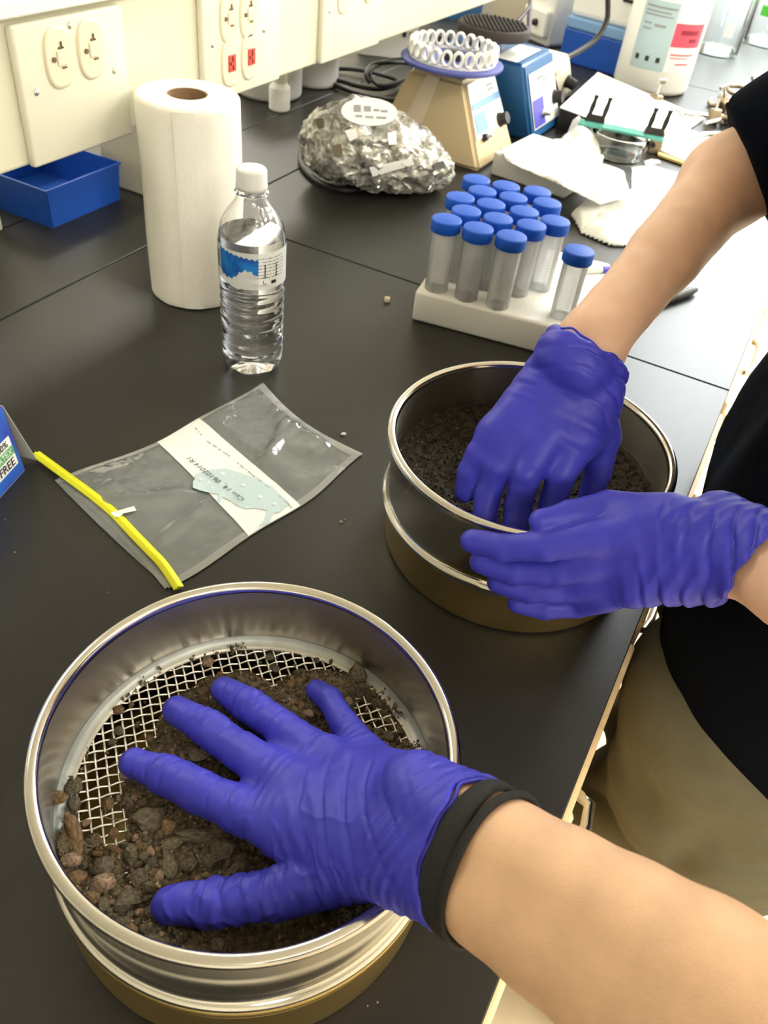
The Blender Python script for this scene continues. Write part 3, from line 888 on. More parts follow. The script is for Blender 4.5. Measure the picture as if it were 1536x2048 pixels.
Q = np.array([(i * na + k, (i + 1) * na + k, (i + 1) * na + (k + 1) % na, i * na + (k + 1) % na) for i in range(nr) for k in range(na)])
tag(quadobj('soil_bed', V, Q, MT['wetsoil'], soil2), kind='stuff')
def zf_rear(P):
    return soil2_h(P[:, 0], P[:, 1]), np.ones(len(P), bool)
grit('grit', 0.0, 0.0, 0.099, zf_rear, 3500, GM2, soil2, seed=8)
# ------------------------------------------------------------------ people
def ridge(ph, p=2.0):
    return np.power(0.5 + 0.5 * np.sin(ph), p)
def smooth01(x, a, b):
    t = np.clip((x - a) / (b - a), 0, 1); return t * t * (3 - 2 * t)
def crease(ph, p=7.0):
    return -np.power(0.5 + 0.5 * np.sin(ph), p)
def unit(v): v = np.array(v, float); return v / np.linalg.norm(v)
def proj(P):
    d = np.asarray(P) - CAM; z = d @ FW
    return np.stack([768 + FOC * (d @ RT) / z, 1024 - FOC * (d @ UPV) / z], -1)
def best_t(base, A, px, lo=-0.06, hi=0.12):
    ts = np.linspace(lo, hi, 361); q = proj(base[None] + ts[:, None] * A[None])
    return float(ts[((q - np.array(px)) ** 2).sum(1).argmin()])

class Limb:
    """a forearm end: axis A (hand to elbow), lateral L, dorsal N"""
    def __init__(s, W, F, Lhint, aw, bt, aw2, bt2):
        s.W = np.array(W, float); s.F = np.array(F, float); s.len = np.linalg.norm(s.F - s.W)
        s.A = unit(s.F - s.W); L = np.array(Lhint, float); L -= s.A * (L @ s.A); s.L = unit(L)
        s.N = np.cross(s.A, s.L)
        if s.N @ (CAM - s.W) < 0: s.N = -s.N
        s.aw, s.bt, s.aw2, s.bt2 = aw, bt, aw2, bt2
    def half(s, t):
        u = np.clip(t / s.len, -0.6, 3.0)
        return s.aw + (s.aw2 - s.aw) * u, s.bt + (s.bt2 - s.bt) * u
    def fill(s, f, t0, t1, grow=0.0, k=0.012, n=3):
        k = 0.004
        ts = np.linspace(t0, t1, n + 1)
        for a, b in zip(ts[:-1], ts[1:]):
            (wa, ba), (wb, bb) = s.half(a), s.half(b)
            for sg in (-1, 1):
                f.cap(s.W + s.A * a + s.L * sg * (wa - ba), s.W + s.A * b + s.L * sg * (wb - bb), ba + grow, bb + grow, k)
    def planes(s, pT, pD, pB, grow=0.0):
        w_, b_ = s.half(0.0)
        tT = best_t(s.W - s.L * (w_ + grow), s.A, pT); tB = best_t(s.W + s.L * (w_ + grow), s.A, pB); tD = best_t(s.W + s.N * (b_ + grow), s.A, pD)
        return tT, tD, tB
    def tring(s, th, tT, tD, tB):
        mid = (tT + tB) / 2
        sn = math.sin(th)
        return mid + (tB - tT) / 2 * math.cos(th) + (tD - mid) * (sn if sn > 0 else 0.6 * sn)
    def band(s, tT, tD, tB, hw, hh, lift, n=72, m=10, wave=0.0, hwT=None):
        V, Q = [], []
        for i in range(n):
            th = 2 * math.pi * i / n; t = s.tring(th, tT, tD, tB) + wave * math.sin(3 * th + 1)
            w_, b_ = s.half(t)
            c0, s0 = math.cos(th), math.sin(th)
            c = s.W + s.A * t + s.L * (math.tanh(2.2 * c0) * (w_ - b_) + c0 * (b_ + lift)) + s.N * s0 * (b_ + lift)
            nn = unit(s.L * c0 / (w_ + lift) + s.N * s0 / (b_ + lift))
            h_ = hw if hwT is None else hw + (hwT - hw) * max(0, -c0)
            for j in range(m):
                ph = 2 * math.pi * j / m
                V.append(c + s.A * h_ * math.cos(ph) + nn * hh * math.sin(ph))
            for j in range(m):
                i2, j2 = (i + 1) % n, (j + 1) % m
                Q.append((i * m + j, i * m + j2, i2 * m + j2, i2 * m + j))
        return np.array(V), np.array(Q)

def glove_mesh(name, chains, palm, limb, cuffpx, parent, h, wr, kf=0.004, kp=0.011, cuff_len=0.0, gr=0.0028, webk=0.007):
    pts = np.array([p for ch in chains.values() for p, r in ch] + [limb.W, limb.W + limb.A * 0.06])
    f = Field(pts.min(0) - 0.045, pts.max(0) + 0.045, h)
    for a, b, ra, rb in palm: f.cap(a, b, ra, rb, kp)
    for nm, ch in chains.items():
        g_ = ch
        # inner part of each finger first blends with the palm, outer bones stay separate
        f.cap(g_[-2][0], g_[-1][0], g_[-2][1], g_[-1][1], webk)
        for (p, r), (q, r2) in zip(g_[:-2], g_[1:-1]): f.cap(p, q, r, r2, 0.0022)
    limb.fill(f, -0.034, 0.07, gr, 0.014)
    tT, tD, tB = limb.planes(*cuffpx, grow=gr)
    mid = (tT + tB) / 2
    w_, b_ = limb.half(0.0)
    def wave(X, Y, Z): return 0
    X, Y, Z = f.grid()
    def dotp(v): return (X - limb.W[0]) * v[0] + (Y - limb.W[1]) * v[1] + (Z - limb.W[2]) * v[2]
    a_, l_, n_ = dotp(limb.A), dotp(limb.L) / w_, dotp(limb.N) / b_
    ang = np.arctan2(n_, l_)
    cutv = a_ - (mid + (tB - tT) / 2 * l_ + (tD - mid) * np.where(n_ > 0, n_, 0.6 * n_)) + 0.0014 * np.sin(ang * 5 + 1) + 0.0009 * np.sin(ang * 11)
    f.v = np.maximum(f.v, cutv.astype(np.float32))
    # hollow mouth of the cuff
    f2 = Field(f.lo, f.lo + (f.n - 1) * f.h, f.h); f2.n = f.n; f2.v = np.full(f.v.shape, 0.06, np.float32)
    limb.fill(f2, max(min(tT, tD, tB) - 0.004, -0.02), 0.09, gr - 2.1 * h, 0.014)
    f.v = np.maximum(f.v, -f2.v)
    V, Q = f.surf()
    V = relax(V, Q, 2, 0.5)
    N = vnormals(V, Q)
    V = V + N * wr(V)[:, None]
    V = relax(V, Q, 1, 0.3)
    o = quadobj(name, V, Q, MT['glove'], parent)
    # rolled bead along the mouth
    bp = []
    for i in range(96):
        th = 2 * math.pi * i / 96
        t = limb.tring(th, tT, tD, tB) - 0.0014 * math.sin(th * 5 + 1) - 0.0009 * math.sin(th * 11)
        ww, bb = limb.half(t)
        gg = gr - h
        # outline of two joined capsules
        c0, s0 = math.cos(th), math.sin(th)
        bp.append(Vector(limb.W + limb.A * t + limb.L * (math.tanh(2.2 * c0) * (ww - bb) + c0 * (bb + gg)) + limb.N * s0 * (bb + gg)))
    bead = obj('cuff_bead', tube_bm(bp, 0.0009, 6, True), MT['glove'], o, True)
    return o, (tT, tD, tB)

# ---------------- person in front (camera side): right arm reaching into the front sieve
ph = thing('person', 'bare forearm with spread purple gloved hand on the soil, black hair tie on wrist', 'person', (0, 0, 0))
W1 = np.array(at(936, 1708, .152)); F1 = np.array(at(1306, 1948, d=.285))
L1 = Limb(W1, F1, -0.55 * RT - 0.83 * UPV, 0.0290, 0.0205, 0.0340, 0.0270)
H = HAND
car = {k: W1 + L1.L * o - L1.A * 0.006 for k, o in dict(index=.012, middle=.004, ring=-.005, pinky=-.013).items()}
palm = []
for k in ('index', 'middle', 'ring', 'pinky'):
    m_ = H[k][-1]
    palm.append((m_[0], car[k], m_[1] * 0.98, 0.0185))
palm.append((H['thumb'][-1][0], W1 + L1.L * 0.010, H['thumb'][-1][1], 0.0200))
palm.append((H['thumb'][-2][0], H['index'][-1][0], 0.0085, 0.0105))
palm.append((H['thumb'][-1][0], 0.5 * (H['index'][-1][0] + H['middle'][-1][0]), 0.0150, 0.0130))
def wr_front(V):
    d = np.zeros(len(V))
    q = V * 1.0
    # wrist: folds run across the arm
    t = (V - L1.W) @ L1.A; l = (V - L1.W) @ L1.L; nn = (V - L1.W) @ L1.N
    warp = 2.2 * fbm(q * 55 + 3, 2)
    mk = smooth01(t, -0.050, -0.022) * smooth01(-t, -0.035, 0.0)
    mk2 = smooth01(l, -0.022, 0.012) * 0.8 + 0.35
    amp = 0.4 + 0.9 * np.clip(fbm(q * 40 + 9, 2) + 0.35, 0, 1)
    d += 0.0015 * mk * mk2 * amp * (ridge((t + 0.35 * l) * 2 * math.pi / 0.0062 + warp, 1.6) - 0.4)
    # thumb: folds run across the thumb
    a, b = H['thumb'][0][0], H['thumb'][-1][0]
    ds, ts = segdist(V, a, b); mt = smooth01(-ds, -0.024, -0.014) * smooth01(ts, 0.08, 0.22) * smooth01(-ts, -1.0, -0.78)
    d += 0.0011 * mt * (0.35 + np.clip(fbm(q * 45 + 20, 2) + 0.4, 0, 1)) * (ridge(ts * np.linalg.norm(b - a) * 2 * math.pi / 0.0075 + 2.6 * fbm(q * 70 + 5, 2), 1.6) - 0.4)
    # finger joints and loose tips
    for k, lo, hi in (('index', .72, 1.02), ('middle', .05, .35), ('ring', .05, .45), ('pinky', .5, 1.0), ('middle', .8, 1.0), ('ring', .85, 1.0)):
        a, b = H[k][0][0], H[k][-1][0]
        ds, ts = segdist(V, a, b); mt = smooth01(-ds, -0.019, -0.012) * smooth01(ts, lo, lo + .08) * smooth01(-ts, -hi, -hi + .08)
        d += 0.00045 * mt * (ridge(ts * np.linalg.norm(b - a) * 2 * math.pi / 0.0056 + 2.4 * fbm(q * 60 + 31, 2), 1.5) - 0.4)
    # long soft folds over the back of the hand
    c = 0.5 * (H['middle'][-1][0] + W1); mh = smooth01(-np.linalg.norm(V - c, axis=1), -0.055, -0.030)
    u = unit(H['pinky'][-1][0] - H['thumb'][-2][0]); v_ = unit(H['index'][-1][0] - W1)
    s = (V - c) @ (0.45 * u - 0.9 * v_)
    d += 0.0010 * mh * (0.25 + np.clip(fbm(q * 26 + 2, 2) + .25, 0, 1)) * (ridge(s * 2 * math.pi / 0.0135 + 3.0 * fbm(q * 24 + 12, 2), 3) - 0.25)
    dsT, tsT = segdist(V, H['thumb'][0][0], H['thumb'][-1][0]); mtT = smooth01(-dsT, -0.024, -0.014) * smooth01(tsT, .1, .25)
    LT = np.linalg.norm(H['thumb'][0][0] - H['thumb'][-1][0])
    d += 0.0020 * mtT * np.clip(fbm(q * 50 + 41, 2) + .55, 0, 1) * crease(tsT * LT * 2 * math.pi / 0.0086 + 4.5 * fbm(q * 60 + 17, 2))
    d += 0.0019 * mk * np.clip(fbm(q * 36 + 51, 2) + .5, 0, 1) * crease((t + 0.2 * l) * 2 * math.pi / 0.0080 + 4.0 * fbm(q * 42 + 23, 2))
    d += 0.0013 * mh * np.clip(fbm(q * 22 + 61, 2) + .30, 0, 1) * crease(s * 2 * math.pi / 0.011 + 5.0 * fbm(q * 20 + 33, 2), 10)
    for k in ('index', 'middle', 'ring'):
        a, b = H[k][0][0], H[k][-1][0]; ds, ts = segdist(V, a, b)
        mt = smooth01(-ds, -0.019, -0.012)
        d += 0.0011 * mt * np.clip(fbm(q * 55 + 71, 2) + .25, 0, 1) * crease(ts * np.linalg.norm(b - a) * 2 * math.pi / 0.0105 + 4.0 * fbm(q * 50 + 9, 2), 8)
    d += 0.0006 * fbm(q * 90, 2) + 0.0013 * fbm(q * 48 + 4, 2)
    rdg = 1 - np.abs(fbm(q * 62 + 77, 2)) * 3.2
    d += 0.0010 * np.clip(rdg, 0, 1) ** 3 * smooth01(-np.minimum(dsT, 1), -0.05, -0.01) - 0.0004
    return d
gl1, cuff1 = glove_mesh('glove', H, palm, L1, ((985, 1556), (846, 1700), (898, 1866)), ph, 0.00095, wr_front)
# body: forearm, upper arm towards the camera side, hand inside the glove - one skin
E1 = L1.W + L1.A * 0.245
S1 = np.array([0.23, -0.44, 0.40])
f = Field(np.minimum(np.minimum(W1, E1), S1) - 0.16, np.maximum(np.maximum(W1, E1), S1) + 0.09, 0.0032)
for a, b, ra, rb in palm: f.cap(a, b, ra * 0.72, rb * 0.8, 0.008)
for ch in H.values():
    for (p, r), (q, r2) in zip(ch[:-1], ch[1:]): f.cap(p, q, r * 0.7, r2 * 0.7, 0.004)
L1.fill(f, -0.01, 0.10, 0.0, 0.016, 4)
wF, bF = L1.half(0.10)
f.cap(L1.W + L1.A * 0.10, E1, bF, 0.034, 0.004)
f.cap(L1.W + L1.A * 0.10 + L1.L * (wF - bF), E1, bF, 0.032, 0.004)
f.cap(L1.W + L1.A * 0.10 - L1.L * (wF - bF), E1, bF, 0.032, 0.004)
f.cap(E1, S1, 0.040, 0.050, 0.02)
V, Q = f.surf(); V = relax(V, Q, 4, 0.5)
quadobj('body', V, Q, MT['skin'], ph)
# short sleeve, out of frame by the camera side
f = Field(np.minimum(E1, S1) - 0.12, np.maximum(E1, S1) + 0.12, 0.006)
mid_ = E1 + (S1 - E1) * 0.45
f.cap(mid_, S1, 0.062, 0.072, 0.01)
f.cut(mid_, -unit(S1 - E1))
V, Q = f.surf(); V = relax(V, Q, 2); quadobj('sleeve', V, Q, MT['navy'], ph)
# hair tie: a wide loop and a thin loop of the same black elastic
tw = L1.planes((1000, 1585), (884, 1712), (905, 1872), 0.002)
V, Q = L1.band(*tw, 0.0068, 0.0017, 0.0026, wave=0.0004, hwT=0.0045)
ht = quadobj('hair_tie', V, Q, MT['tie'], ph)
tn = L1.planes((1046, 1602), (912, 1726), (930, 1874), 0.002)
V, Q = L1.band(*tn, 0.0021, 0.0016, 0.0027)
quadobj('elastic_loop', V, Q, MT['tie'], ht)

# ---------------- person at the right: stirs the rear sieve
pp = thing('person', 'person in navy T-shirt and khaki trousers, both gloved hands at the rear sieve', 'person', (0.13, 0.385, FLOOR))
PO = np.array([0.13, 0.385, FLOOR])
RS, RE, RW = np.array([0.135, 0.60, 0.44]), np.array(at(1452, 366, .258)), np.array(at(1196, 668, .205))
LS, LE, LW = np.array([0.150, 0.225, 0.46]), np.array([0.205, 0.035, 0.225]), np.array(at(1512, 1122, .168))
BR = BRIM
def on_cyl(px, py, R):
    """point on the round wall of the rear sieve (axis at its rim centre), seen through pixel"""
    v = FW + RT * (px - 768) / FOC - UPV * (py - 1024) / FOC
    o = CAM - np.array(BR); a = v[0] ** 2 + v[1] ** 2; b = 2 * (o[0] * v[0] + o[1] * v[1]); c = o[0] ** 2 + o[1] ** 2 - R * R
    disc = b * b - 4 * a * c
    if disc < 0: disc = 0
    t = (-b - math.sqrt(disc)) / (2 * a)
    return CAM + t * v
HR = dict(
    pinky=bones([(930, 985, .104, .0080), (938, 945, .118, .0088), (958, 905, .134, .0094), (992, 868, .146, .0125)]),
    ring=bones([(968, 1040, .098, .0088), (974, 990, .110, .0095), (994, 935, .130, .0102), (1045, 868, .150, .0140)]),
    middle=bones([(1030, 1062, .098, .0088), (1036, 1010, .112, .0096), (1052, 950, .134, .0104), (1102, 868, .154, .0142)]),
    index=bones([(1098, 1056, .100, .0086), (1106, 1005, .114, .0095), (1122, 950, .134, .0102), (1158, 875, .153, .0138)]),
    thumb=bones([(1178, 1000, .104, .0088), (1196, 945, .122, .0100), (1208, 880, .145, .0115), (1196, 790, .176, .0150)]))
LR = Limb(RW, RE, RT * 0.8 - UPV * 0.6, 0.0262, 0.0215, 0.0315, 0.0290)
carR = {k: RW + LR.L * o - LR.A * 0.004 for k, o in dict(index=.008, middle=.003, ring=-.004, pinky=-.009).items()}
palmR = [(HR[k][-1][0], carR[k], HR[k][-1][1], 0.0190) for k in carR]
palmR.append((HR['thumb'][-1][0], RW + LR.L * 0.006, 0.0150, 0.019))
palmR.append((HR['thumb'][-2][0], HR['index'][-1][0], 0.009, 0.011))
def wr_generic(limb, Hd):
    def fn(V):
        d = np.zeros(len(V)); q = V
        t = (V - limb.W) @ limb.A; l = (V - limb.W) @ limb.L
        mk = smooth01(t, -0.060, -0.020) * smooth01(-t, -0.04, 0.0)
        amp = 0.35 + np.clip(fbm(q * 34 + 9, 2) + 0.35, 0, 1)
        d += 0.0009 * mk * amp * (ridge((t + 0.25 * l) * 2 * math.pi / 0.0085 + 2.4 * fbm(q * 45 + 3, 2), 1.6) - 0.4)
        c = 0.5 * (Hd['middle'][-1][0] + limb.W); mh = smooth01(-np.linalg.norm(V - c, axis=1), -0.06, -0.03)
        s = (V - c) @ unit(Hd['middle'][-1][0] - limb.W)
        d += 0.0011 * mh * (0.2 + np.clip(fbm(q * 22 + 2, 2) + .25, 0, 1)) * (ridge(s * 2 * math.pi / 0.012 + 3.0 * fbm(q * 24 + 12, 2), 2.5) - 0.25)
        d += 0.0020 * (mk + .7 * mh) * np.clip(fbm(q * 26 + 51, 2) + .45, 0, 1) * crease(s * 2 * math.pi / 0.014 + 4.0 * fbm(q * 30 + 23, 2))
        d += 0.0007 * fbm(q * 80, 2) + 0.0009 * fbm(q * 38 + 4, 2)
        return d
    return fn
glR, cuffR = glove_mesh('glove', HR, palmR, LR, ((1122, 664), (1200, 690), (1254, 742)), pp, 0.0015, wr_generic(LR, HR), kp=0.014)
def cyl_pt(px, py, R, r): return (on_cyl(px, py, R), r)
HL = dict(
    index=[cyl_pt(944, 1082, .1180, .0080), cyl_pt(1005, 1094, .1195, .0090), cyl_pt(1090, 1092, .1220, .0098), (np.array(at(1272, 1062, .152)), .0132)],
    middle=[cyl_pt(962, 1124, .1185, .0082), cyl_pt(1030, 1142, .1195, .0092), cyl_pt(1120, 1140, .1225, .0098), (np.array(at(1284, 1102, .140)), .0134)],
    ring=[cyl_pt(996, 1164, .1185, .0080), cyl_pt(1060, 1182, .1200, .0089), cyl_pt(1140, 1178, .1225, .0094), (np.array(at(1282, 1142, .127)), .0128)],
    pinky=[cyl_pt(1034, 1207, .1185, .0072), cyl_pt(1090, 1216, .1200, .0080), cyl_pt(1155, 1210, .1220, .0086), (np.array(at(1275, 1176, .116)), .0118)],
    thumb=bones([(1082, 1042, .1420, .0082), (1140, 1030, .1450, .0092), (1222, 1016, .1520, .0110), (1340, 1040, .1620, .0150)]))
LL = Limb(LW, LE, -0.3 * RT - 0.95 * UPV, 0.0265, 0.0215, 0.041, 0.039)
carL = {k: LW + LL.L * o - LL.A * 0.006 for k, o in dict(index=-.009, middle=-.003, ring=.004, pinky=.010).items()}
palmL = [(HL[k][-1][0], carL[k], HL[k][-1][1], 0.0185) for k in carL]
palmL.append((HL['thumb'][-1][0], LW - LL.L * 0.006, 0.0150, 0.018))
palmL.append((HL['thumb'][-2][0], HL['index'][-1][0], 0.009, 0.011))
glL, cuffL = glove_mesh('glove', HL, palmL, LL, ((1536, 1078), (1490, 1120), (1442, 1206)), pp, 0.0015, wr_generic(LL, HL), kp=0.014)

f = Field((-0.22, -0.06, FLOOR), (0.36, 0.86, 0.87), 0.0068)
for limb, E, S, pal, Hd in ((LR, RE, RS, palmR, HR), (LL, LE, LS, palmL, HL)):
    limb.fill(f, -0.012, 0.10, -0.0022, 0.012, 3)
    w_, b_ = limb.half(0.10)
    f.cap(limb.W + limb.A * 0.10, E, b_, 0.0335, 0.006)
    f.cap(limb.W + limb.A * 0.10 + limb.L * (w_ - b_), E, b_, 0.031, 0.006); f.cap(limb.W + limb.A * 0.10 - limb.L * (w_ - b_), E, b_, 0.031, 0.006)
    f.cap(E, S, 0.035, 0.052, 0.02)
    for a, b, ra, rb in pal: f.cap(a, b, ra * 0.7, rb * 0.75, 0.01)
    for ch in Hd.values():
        for (p, r), (q, r2) in zip(ch[:-1], ch[1:]): f.cap(p, q, r * 0.74, r2 * 0.7, 0.003)
for y in (.35, .50): f.cap((.135, y, -.06), (.13, y, .40), 0.100, 0.090, 0.05)
f.cap((.130, .265, .45), (.130, .560, .45), 0.055, 0.055, 0.05)
f.cap((.125, .415, .48), (.085, .415, .60), 0.058, 0.052, 0.03)
hc = np.array([.045, .415, .695])
RH = np.array(Euler((0, math.radians(-32), 0)).to_matrix())
f.ell(hc, (.098, .074, .112), 0.03, RH)
def hd(x, y, z): return hc + RH @ np.array([x, y, z])
f.cap(hd(-.07, 0, -.075), hd(-.03, 0, -.085), .034, .04, .03)
f.cap(hd(-.094, 0, .012), hd(-.114, 0, -.022), .010, .013, .010)
f.cap(hd(-.092, -.02, -.058), hd(-.092, .02, -.058), .008, .008, .006)
f.cap(hd(-.088, -.04, .030), hd(-.092, .04, .030), .010, .010, .012)
for sg in (-1, 1): f.ell(hd(.008, sg * .076, -.005), (.020, .010, .030), .006, RH)
for y, ky in ((.345, .395), (.520, .545)):
    f.cap((.135, y, -.06), (.115, ky, -.45), .088, .062, .04)
    f.cap((.115, ky, -.45), (.150, ky, -.85), .060, .042, .03)
    f.cap((.150, ky, -.87), (.08, ky, -.888), .034, .026, .02)
V, Q = f.surf(); V = relax(V, Q, 3, 0.5)
quadobj('body', V - PO, Q, MT['skin2'], pp)
for g_ in (glR, glL): g_.location = -Vector(PO)
# eyes and hair (above the frame)
for sg in (-1, 1):
    b = bmesh.new(); bmesh.ops.create_uvsphere(b, u_segments=14, v_segments=10, radius=0.011)
    bmesh.ops.transform(b, matrix=Matrix.Translation(Vector(hd(-.084, sg * .032, .012)) - Vector(PO)), verts=b.verts)
    obj('eye', b, MT['white_pl'], pp, True)
f = Field(hc - 0.17, hc + 0.17, 0.005)
f.ell(hc + RH @ np.array([.012, 0, .022]), (.102, .084, .112), 0.01, RH)
f.cut(hd(-.055, 0, 0), RH @ np.array([-0.80, 0, -0.60]))
V, Q = f.surf(); V = relax(V, Q, 1); V = V + vnormals(V, Q) * (0.003 * fbm(V * np.array([60, 60, 25]), 2))[:, None]
quadobj('hair', V - PO, Q, MT['hair'], pp)
# T-shirt: hollow-bottomed loose cotton
f = Field((-0.17, 0.02, -0.22), (0.36, 0.82, 0.56), 0.0058)
for y in (.355, .515):
    f.cap((.160, y, -.22), (.158, y, .05), 0.132, 0.130, 0.08); f.cap((.160, y, .05), (.155, y, .38), 0.128, 0.110, 0.08)
f.cap((.130, .265, .445), (.130, .565, .445), 0.070, 0.070, 0.06)
for S, E, cutf in ((RS, RE, 0.93), (LS, LE, 0.62)):
    f3 = Field(f.lo, f.lo + (f.n - 1) * f.h, f.h); f3.n = f.n; f3.v = np.full(f.v.shape, .06, np.float32)
    m_ = S + (E - S) * cutf; e_ = S + (E - S) * (cutf + 0.1)
    f3.cap(S, e_, 0.076, 0.057, 0.02)
    f3.cut(m_, unit(E - S))
    h_ = np.maximum(0.04 - np.abs(f.v - f3.v), 0) / 0.04
    f.v = np.minimum(f.v, f3.v) - h_ * h_ * 0.01 * (np.abs(f3.v) < 0.05)
f.cut((.13, .385, -.138), (0.0, 0.0, -1.0), lambda X, Y, Z: 0.012 * np.sin(Y * 22 + X * 14) + 0 * Z)
V, Q = f.surf(); V = relax(V, Q, 3)
N = vnormals(V, Q)
dv = 0.010 * (ridge(V[:, 1] * 26 + V[:, 2] * 9 + 3 * fbm(V * 5, 2), 2) - .4) * smooth01(-V[:, 2], -0.35, 0.0) + 0.006 * fbm(V * 14, 3)
dv *= smooth01(V[:, 2], -0.30, -0.05) * 0.7 + 0.3
V = V + N * (dv * 0.6)[:, None]
quadobj('t_shirt', V - PO, Q, MT['navy'], pp)
# trousers
f = Field((-0.05, 0.12, FLOOR), (0.38, 0.78, 0.12), 0.0062)
for y in (.365, .505): f.cap((.140, y, .06), (.138, y, -.07), 0.095, 0.102, 0.06)
for y, ky in ((.335, .395), (.522, .545)):
    f.cap((.122, y, -.14), (.136, y, -.25), .122, .102, .03)
    f.cap((.138, y, -.25), (.112, ky, -.43), .100, .090, .03)
    f.cap((.185, y + .02, -.12), (.175, ky + .01, -.45), .115, .095, .03)
    f.cap((.112, ky, -.43), (.150, ky, -.86), .088, .078, .03)
    f.cap((.165, ky, -.45), (.165, ky, -.86), .090, .078, .03)
f.cut((.15, .38, -.875), (0, 0, -1))
V, Q = f.surf(); V = relax(V, Q, 2)
N = vnormals(V, Q)
fold = ridge(V[:, 2] * 42 + V[:, 1] * 18 + 4.5 * fbm(V * 6 + 2, 2), 2) - .4
ck = 0.010 * crease(V[:, 2] * 30 + V[:, 1] * 40 - V[:, 0] * 25 + 5 * fbm(V * 7 + 9, 2), 6) * np.clip(fbm(V * 6 + 15, 2) + .45, 0, 1)
V = V + N * (ck + 0.010 * fold * (0.35 + np.clip(fbm(V * 8 + 5, 2) + .3, 0, 1)) + 0.004 * fbm(V * 20, 3))[:, None] * smooth01(-V[:, 2], 0.08, 0.16)[:, None]
V[:, 0] += 0.007
tr = quadobj('trousers', V - PO, Q, MT['khaki'], pp)
pk = tube_bm(spline([(.045, -.140, .80), (.070, -.165, .76), (.085, -.178, .70)], 6), 0.0014, 6)
obj('pocket_seam', pk, MT['khaki'], tr, True)
for y in (.395, .545):
    f = Field((-.12, y - .08, FLOOR - .01), (.24, y + .08, FLOOR + .14), 0.005)
    f.cap((.18, y, -.885), (.08, y, -.892), .046, .042, .02); f.cap((.08, y, -.894), (.03, y, -.900), .042, .034, .02); f.cap((.165, y, -.86), (.165, y, -.82), .045, .048, .02)
    f.cut((0, y, FLOOR), (0, 0, -1))
    V, Q = f.surf(); V = relax(V, Q, 2); quadobj('shoe', V - PO, Q, MT['shoe'], pp)
# ------------------------------------------------------------------ blue bin
c0 = at(105, 460, 0)
bx1, by0, by1 = c0.x, c0.y, 0.622
b = bmesh.new()
def shell_box(b, x0, x1, y0, y1, h, t, taper):
    o0 = [(x0 + taper, y0 + taper), (x1 - taper, y0 + taper), (x1 - taper, y1 - taper), (x0 + taper, y1 - taper)]
    o1 = [(x0, y0), (x1, y0), (x1, y1), (x0, y1)]
    i1 = [(x0 + t, y0 + t), (x1 - t, y0 + t), (x1 - t, y1 - t), (x0 + t, y1 - t)]
    i0 = [(x0 + t + taper, y0 + t + taper), (x1 - t - taper, y0 + t + taper), (x1 - t - taper, y1 - t - taper), (x0 + t + taper, y1 - t - taper)]
    R = [[b.verts.new((*p, z)) for p in ring] for ring, z in ((o0, 0), (o1, h), (i1, h), (i0, t))]
    b.faces.new(R[0][::-1]); b.faces.new(R[3])
    for A, B in zip(R[:-1], R[1:]):
        for i in range(4): b.faces.new((A[i], A[(i + 1) % 4], B[(i + 1) % 4], B[i]))
    bmesh.ops.recalc_face_normals(b, faces=b.faces)
bl = thing('storage_bin', 'open blue plastic bin on the bench under the raceway', 'bin', (bx1 - 0.075, (by0 + by1) / 2, 0))
shell_box(b, -0.075, 0.075, -(by1 - by0) / 2, (by1 - by0) / 2, 0.050, 0.0018, 0.003)
bmesh.ops.bevel(b, geom=[e for e in b.edges if abs((e.verts[0].co - e.verts[1].co).z) > 0.02], offset=0.0015, segments=2, affect='EDGES')
obj('bin_body', b, MT['bluebin'], bl)
r_ = bmesh.new(); shell_box(r_, -0.0762, 0.0762, -(by1 - by0) / 2 - .0012, (by1 - by0) / 2 + .0012, 0.0025, 0.0030, 0.0)
for f_ in [f for f in r_.faces if len(f.verts) == 4 and abs(f.normal.z) > .9 and f.calc_area() > .005]: r_.faces.remove(f_)
ro = obj('rim', r_, MT['bluebin'], bl); ro.location.z = 0.0478

# ------------------------------------------------------------------ paper towel roll
RR = 0.0535; RHT = 0.2165
rl = thing('paper_towel_roll', 'tall white paper towel roll standing on end behind the water bottle', 'paper roll', (-0.605, 0.4805, 0))
prof = [(0.0205, 0.0), (RR - 0.004, 0.0), (RR - 0.001, 0.0012), (RR, 0.004), (RR, RHT - 0.004), (RR - 0.001, RHT - 0.0012), (RR - 0.003, RHT), (0.0205, RHT)]
def rip(r, z, a): return r + (0.0005 * math.sin(3 * a + 40 * z) + 0.0003 * math.sin(11 * a)) * (r > 0.04)
pv = []
for i in range(41): pv.append((RR, 0.004 + (RHT - 0.008) * i / 40))
prof = [(0.0205, 0.0), (RR - 0.004, 0.0), (RR - 0.001, 0.0012)] + pv + [(RR - 0.0008, RHT - 0.0015), (RR - 0.003, RHT - .0002)] + [(RR - 0.003 - (RR - .0255) * k / 12, RHT - .0003 * (k % 2)) for k in range(1, 12)] + [(0.0205, RHT)]
obj('paper', lathe_bm(prof, 96, True, ripple=rip), MT['towel'], rl, True, 0.8)
obj('cardboard_core', lathe_bm([(0.0205, 0.0005), (0.0205, RHT - .0004), (0.0190, RHT - .0004), (0.0190, 0.0005)], 48, True), MT['kraft'], rl, True, 0.8)
# loose outer sheet edge, a spiral lap down the side
a0 = math.radians(-68)
V, Q = [], []
for i in range(13):
    a = a0 + 0.40 * i / 12; r = RR + 0.0005 + 0.0004 * (1 - i / 12) ** 2
    for z in (0.002, RHT * .33, RHT * .66, RHT - 0.0022):
        V.append((r * math.cos(a), r * math.sin(a), z))
for i in range(12):
    for k in range(3): Q.append((i * 4 + k, i * 4 + 4 + k, i * 4 + 5 + k, i * 4 + 1 + k))
lo_ = quadobj('loose_sheet', V, Q, MT['towel'], rl)

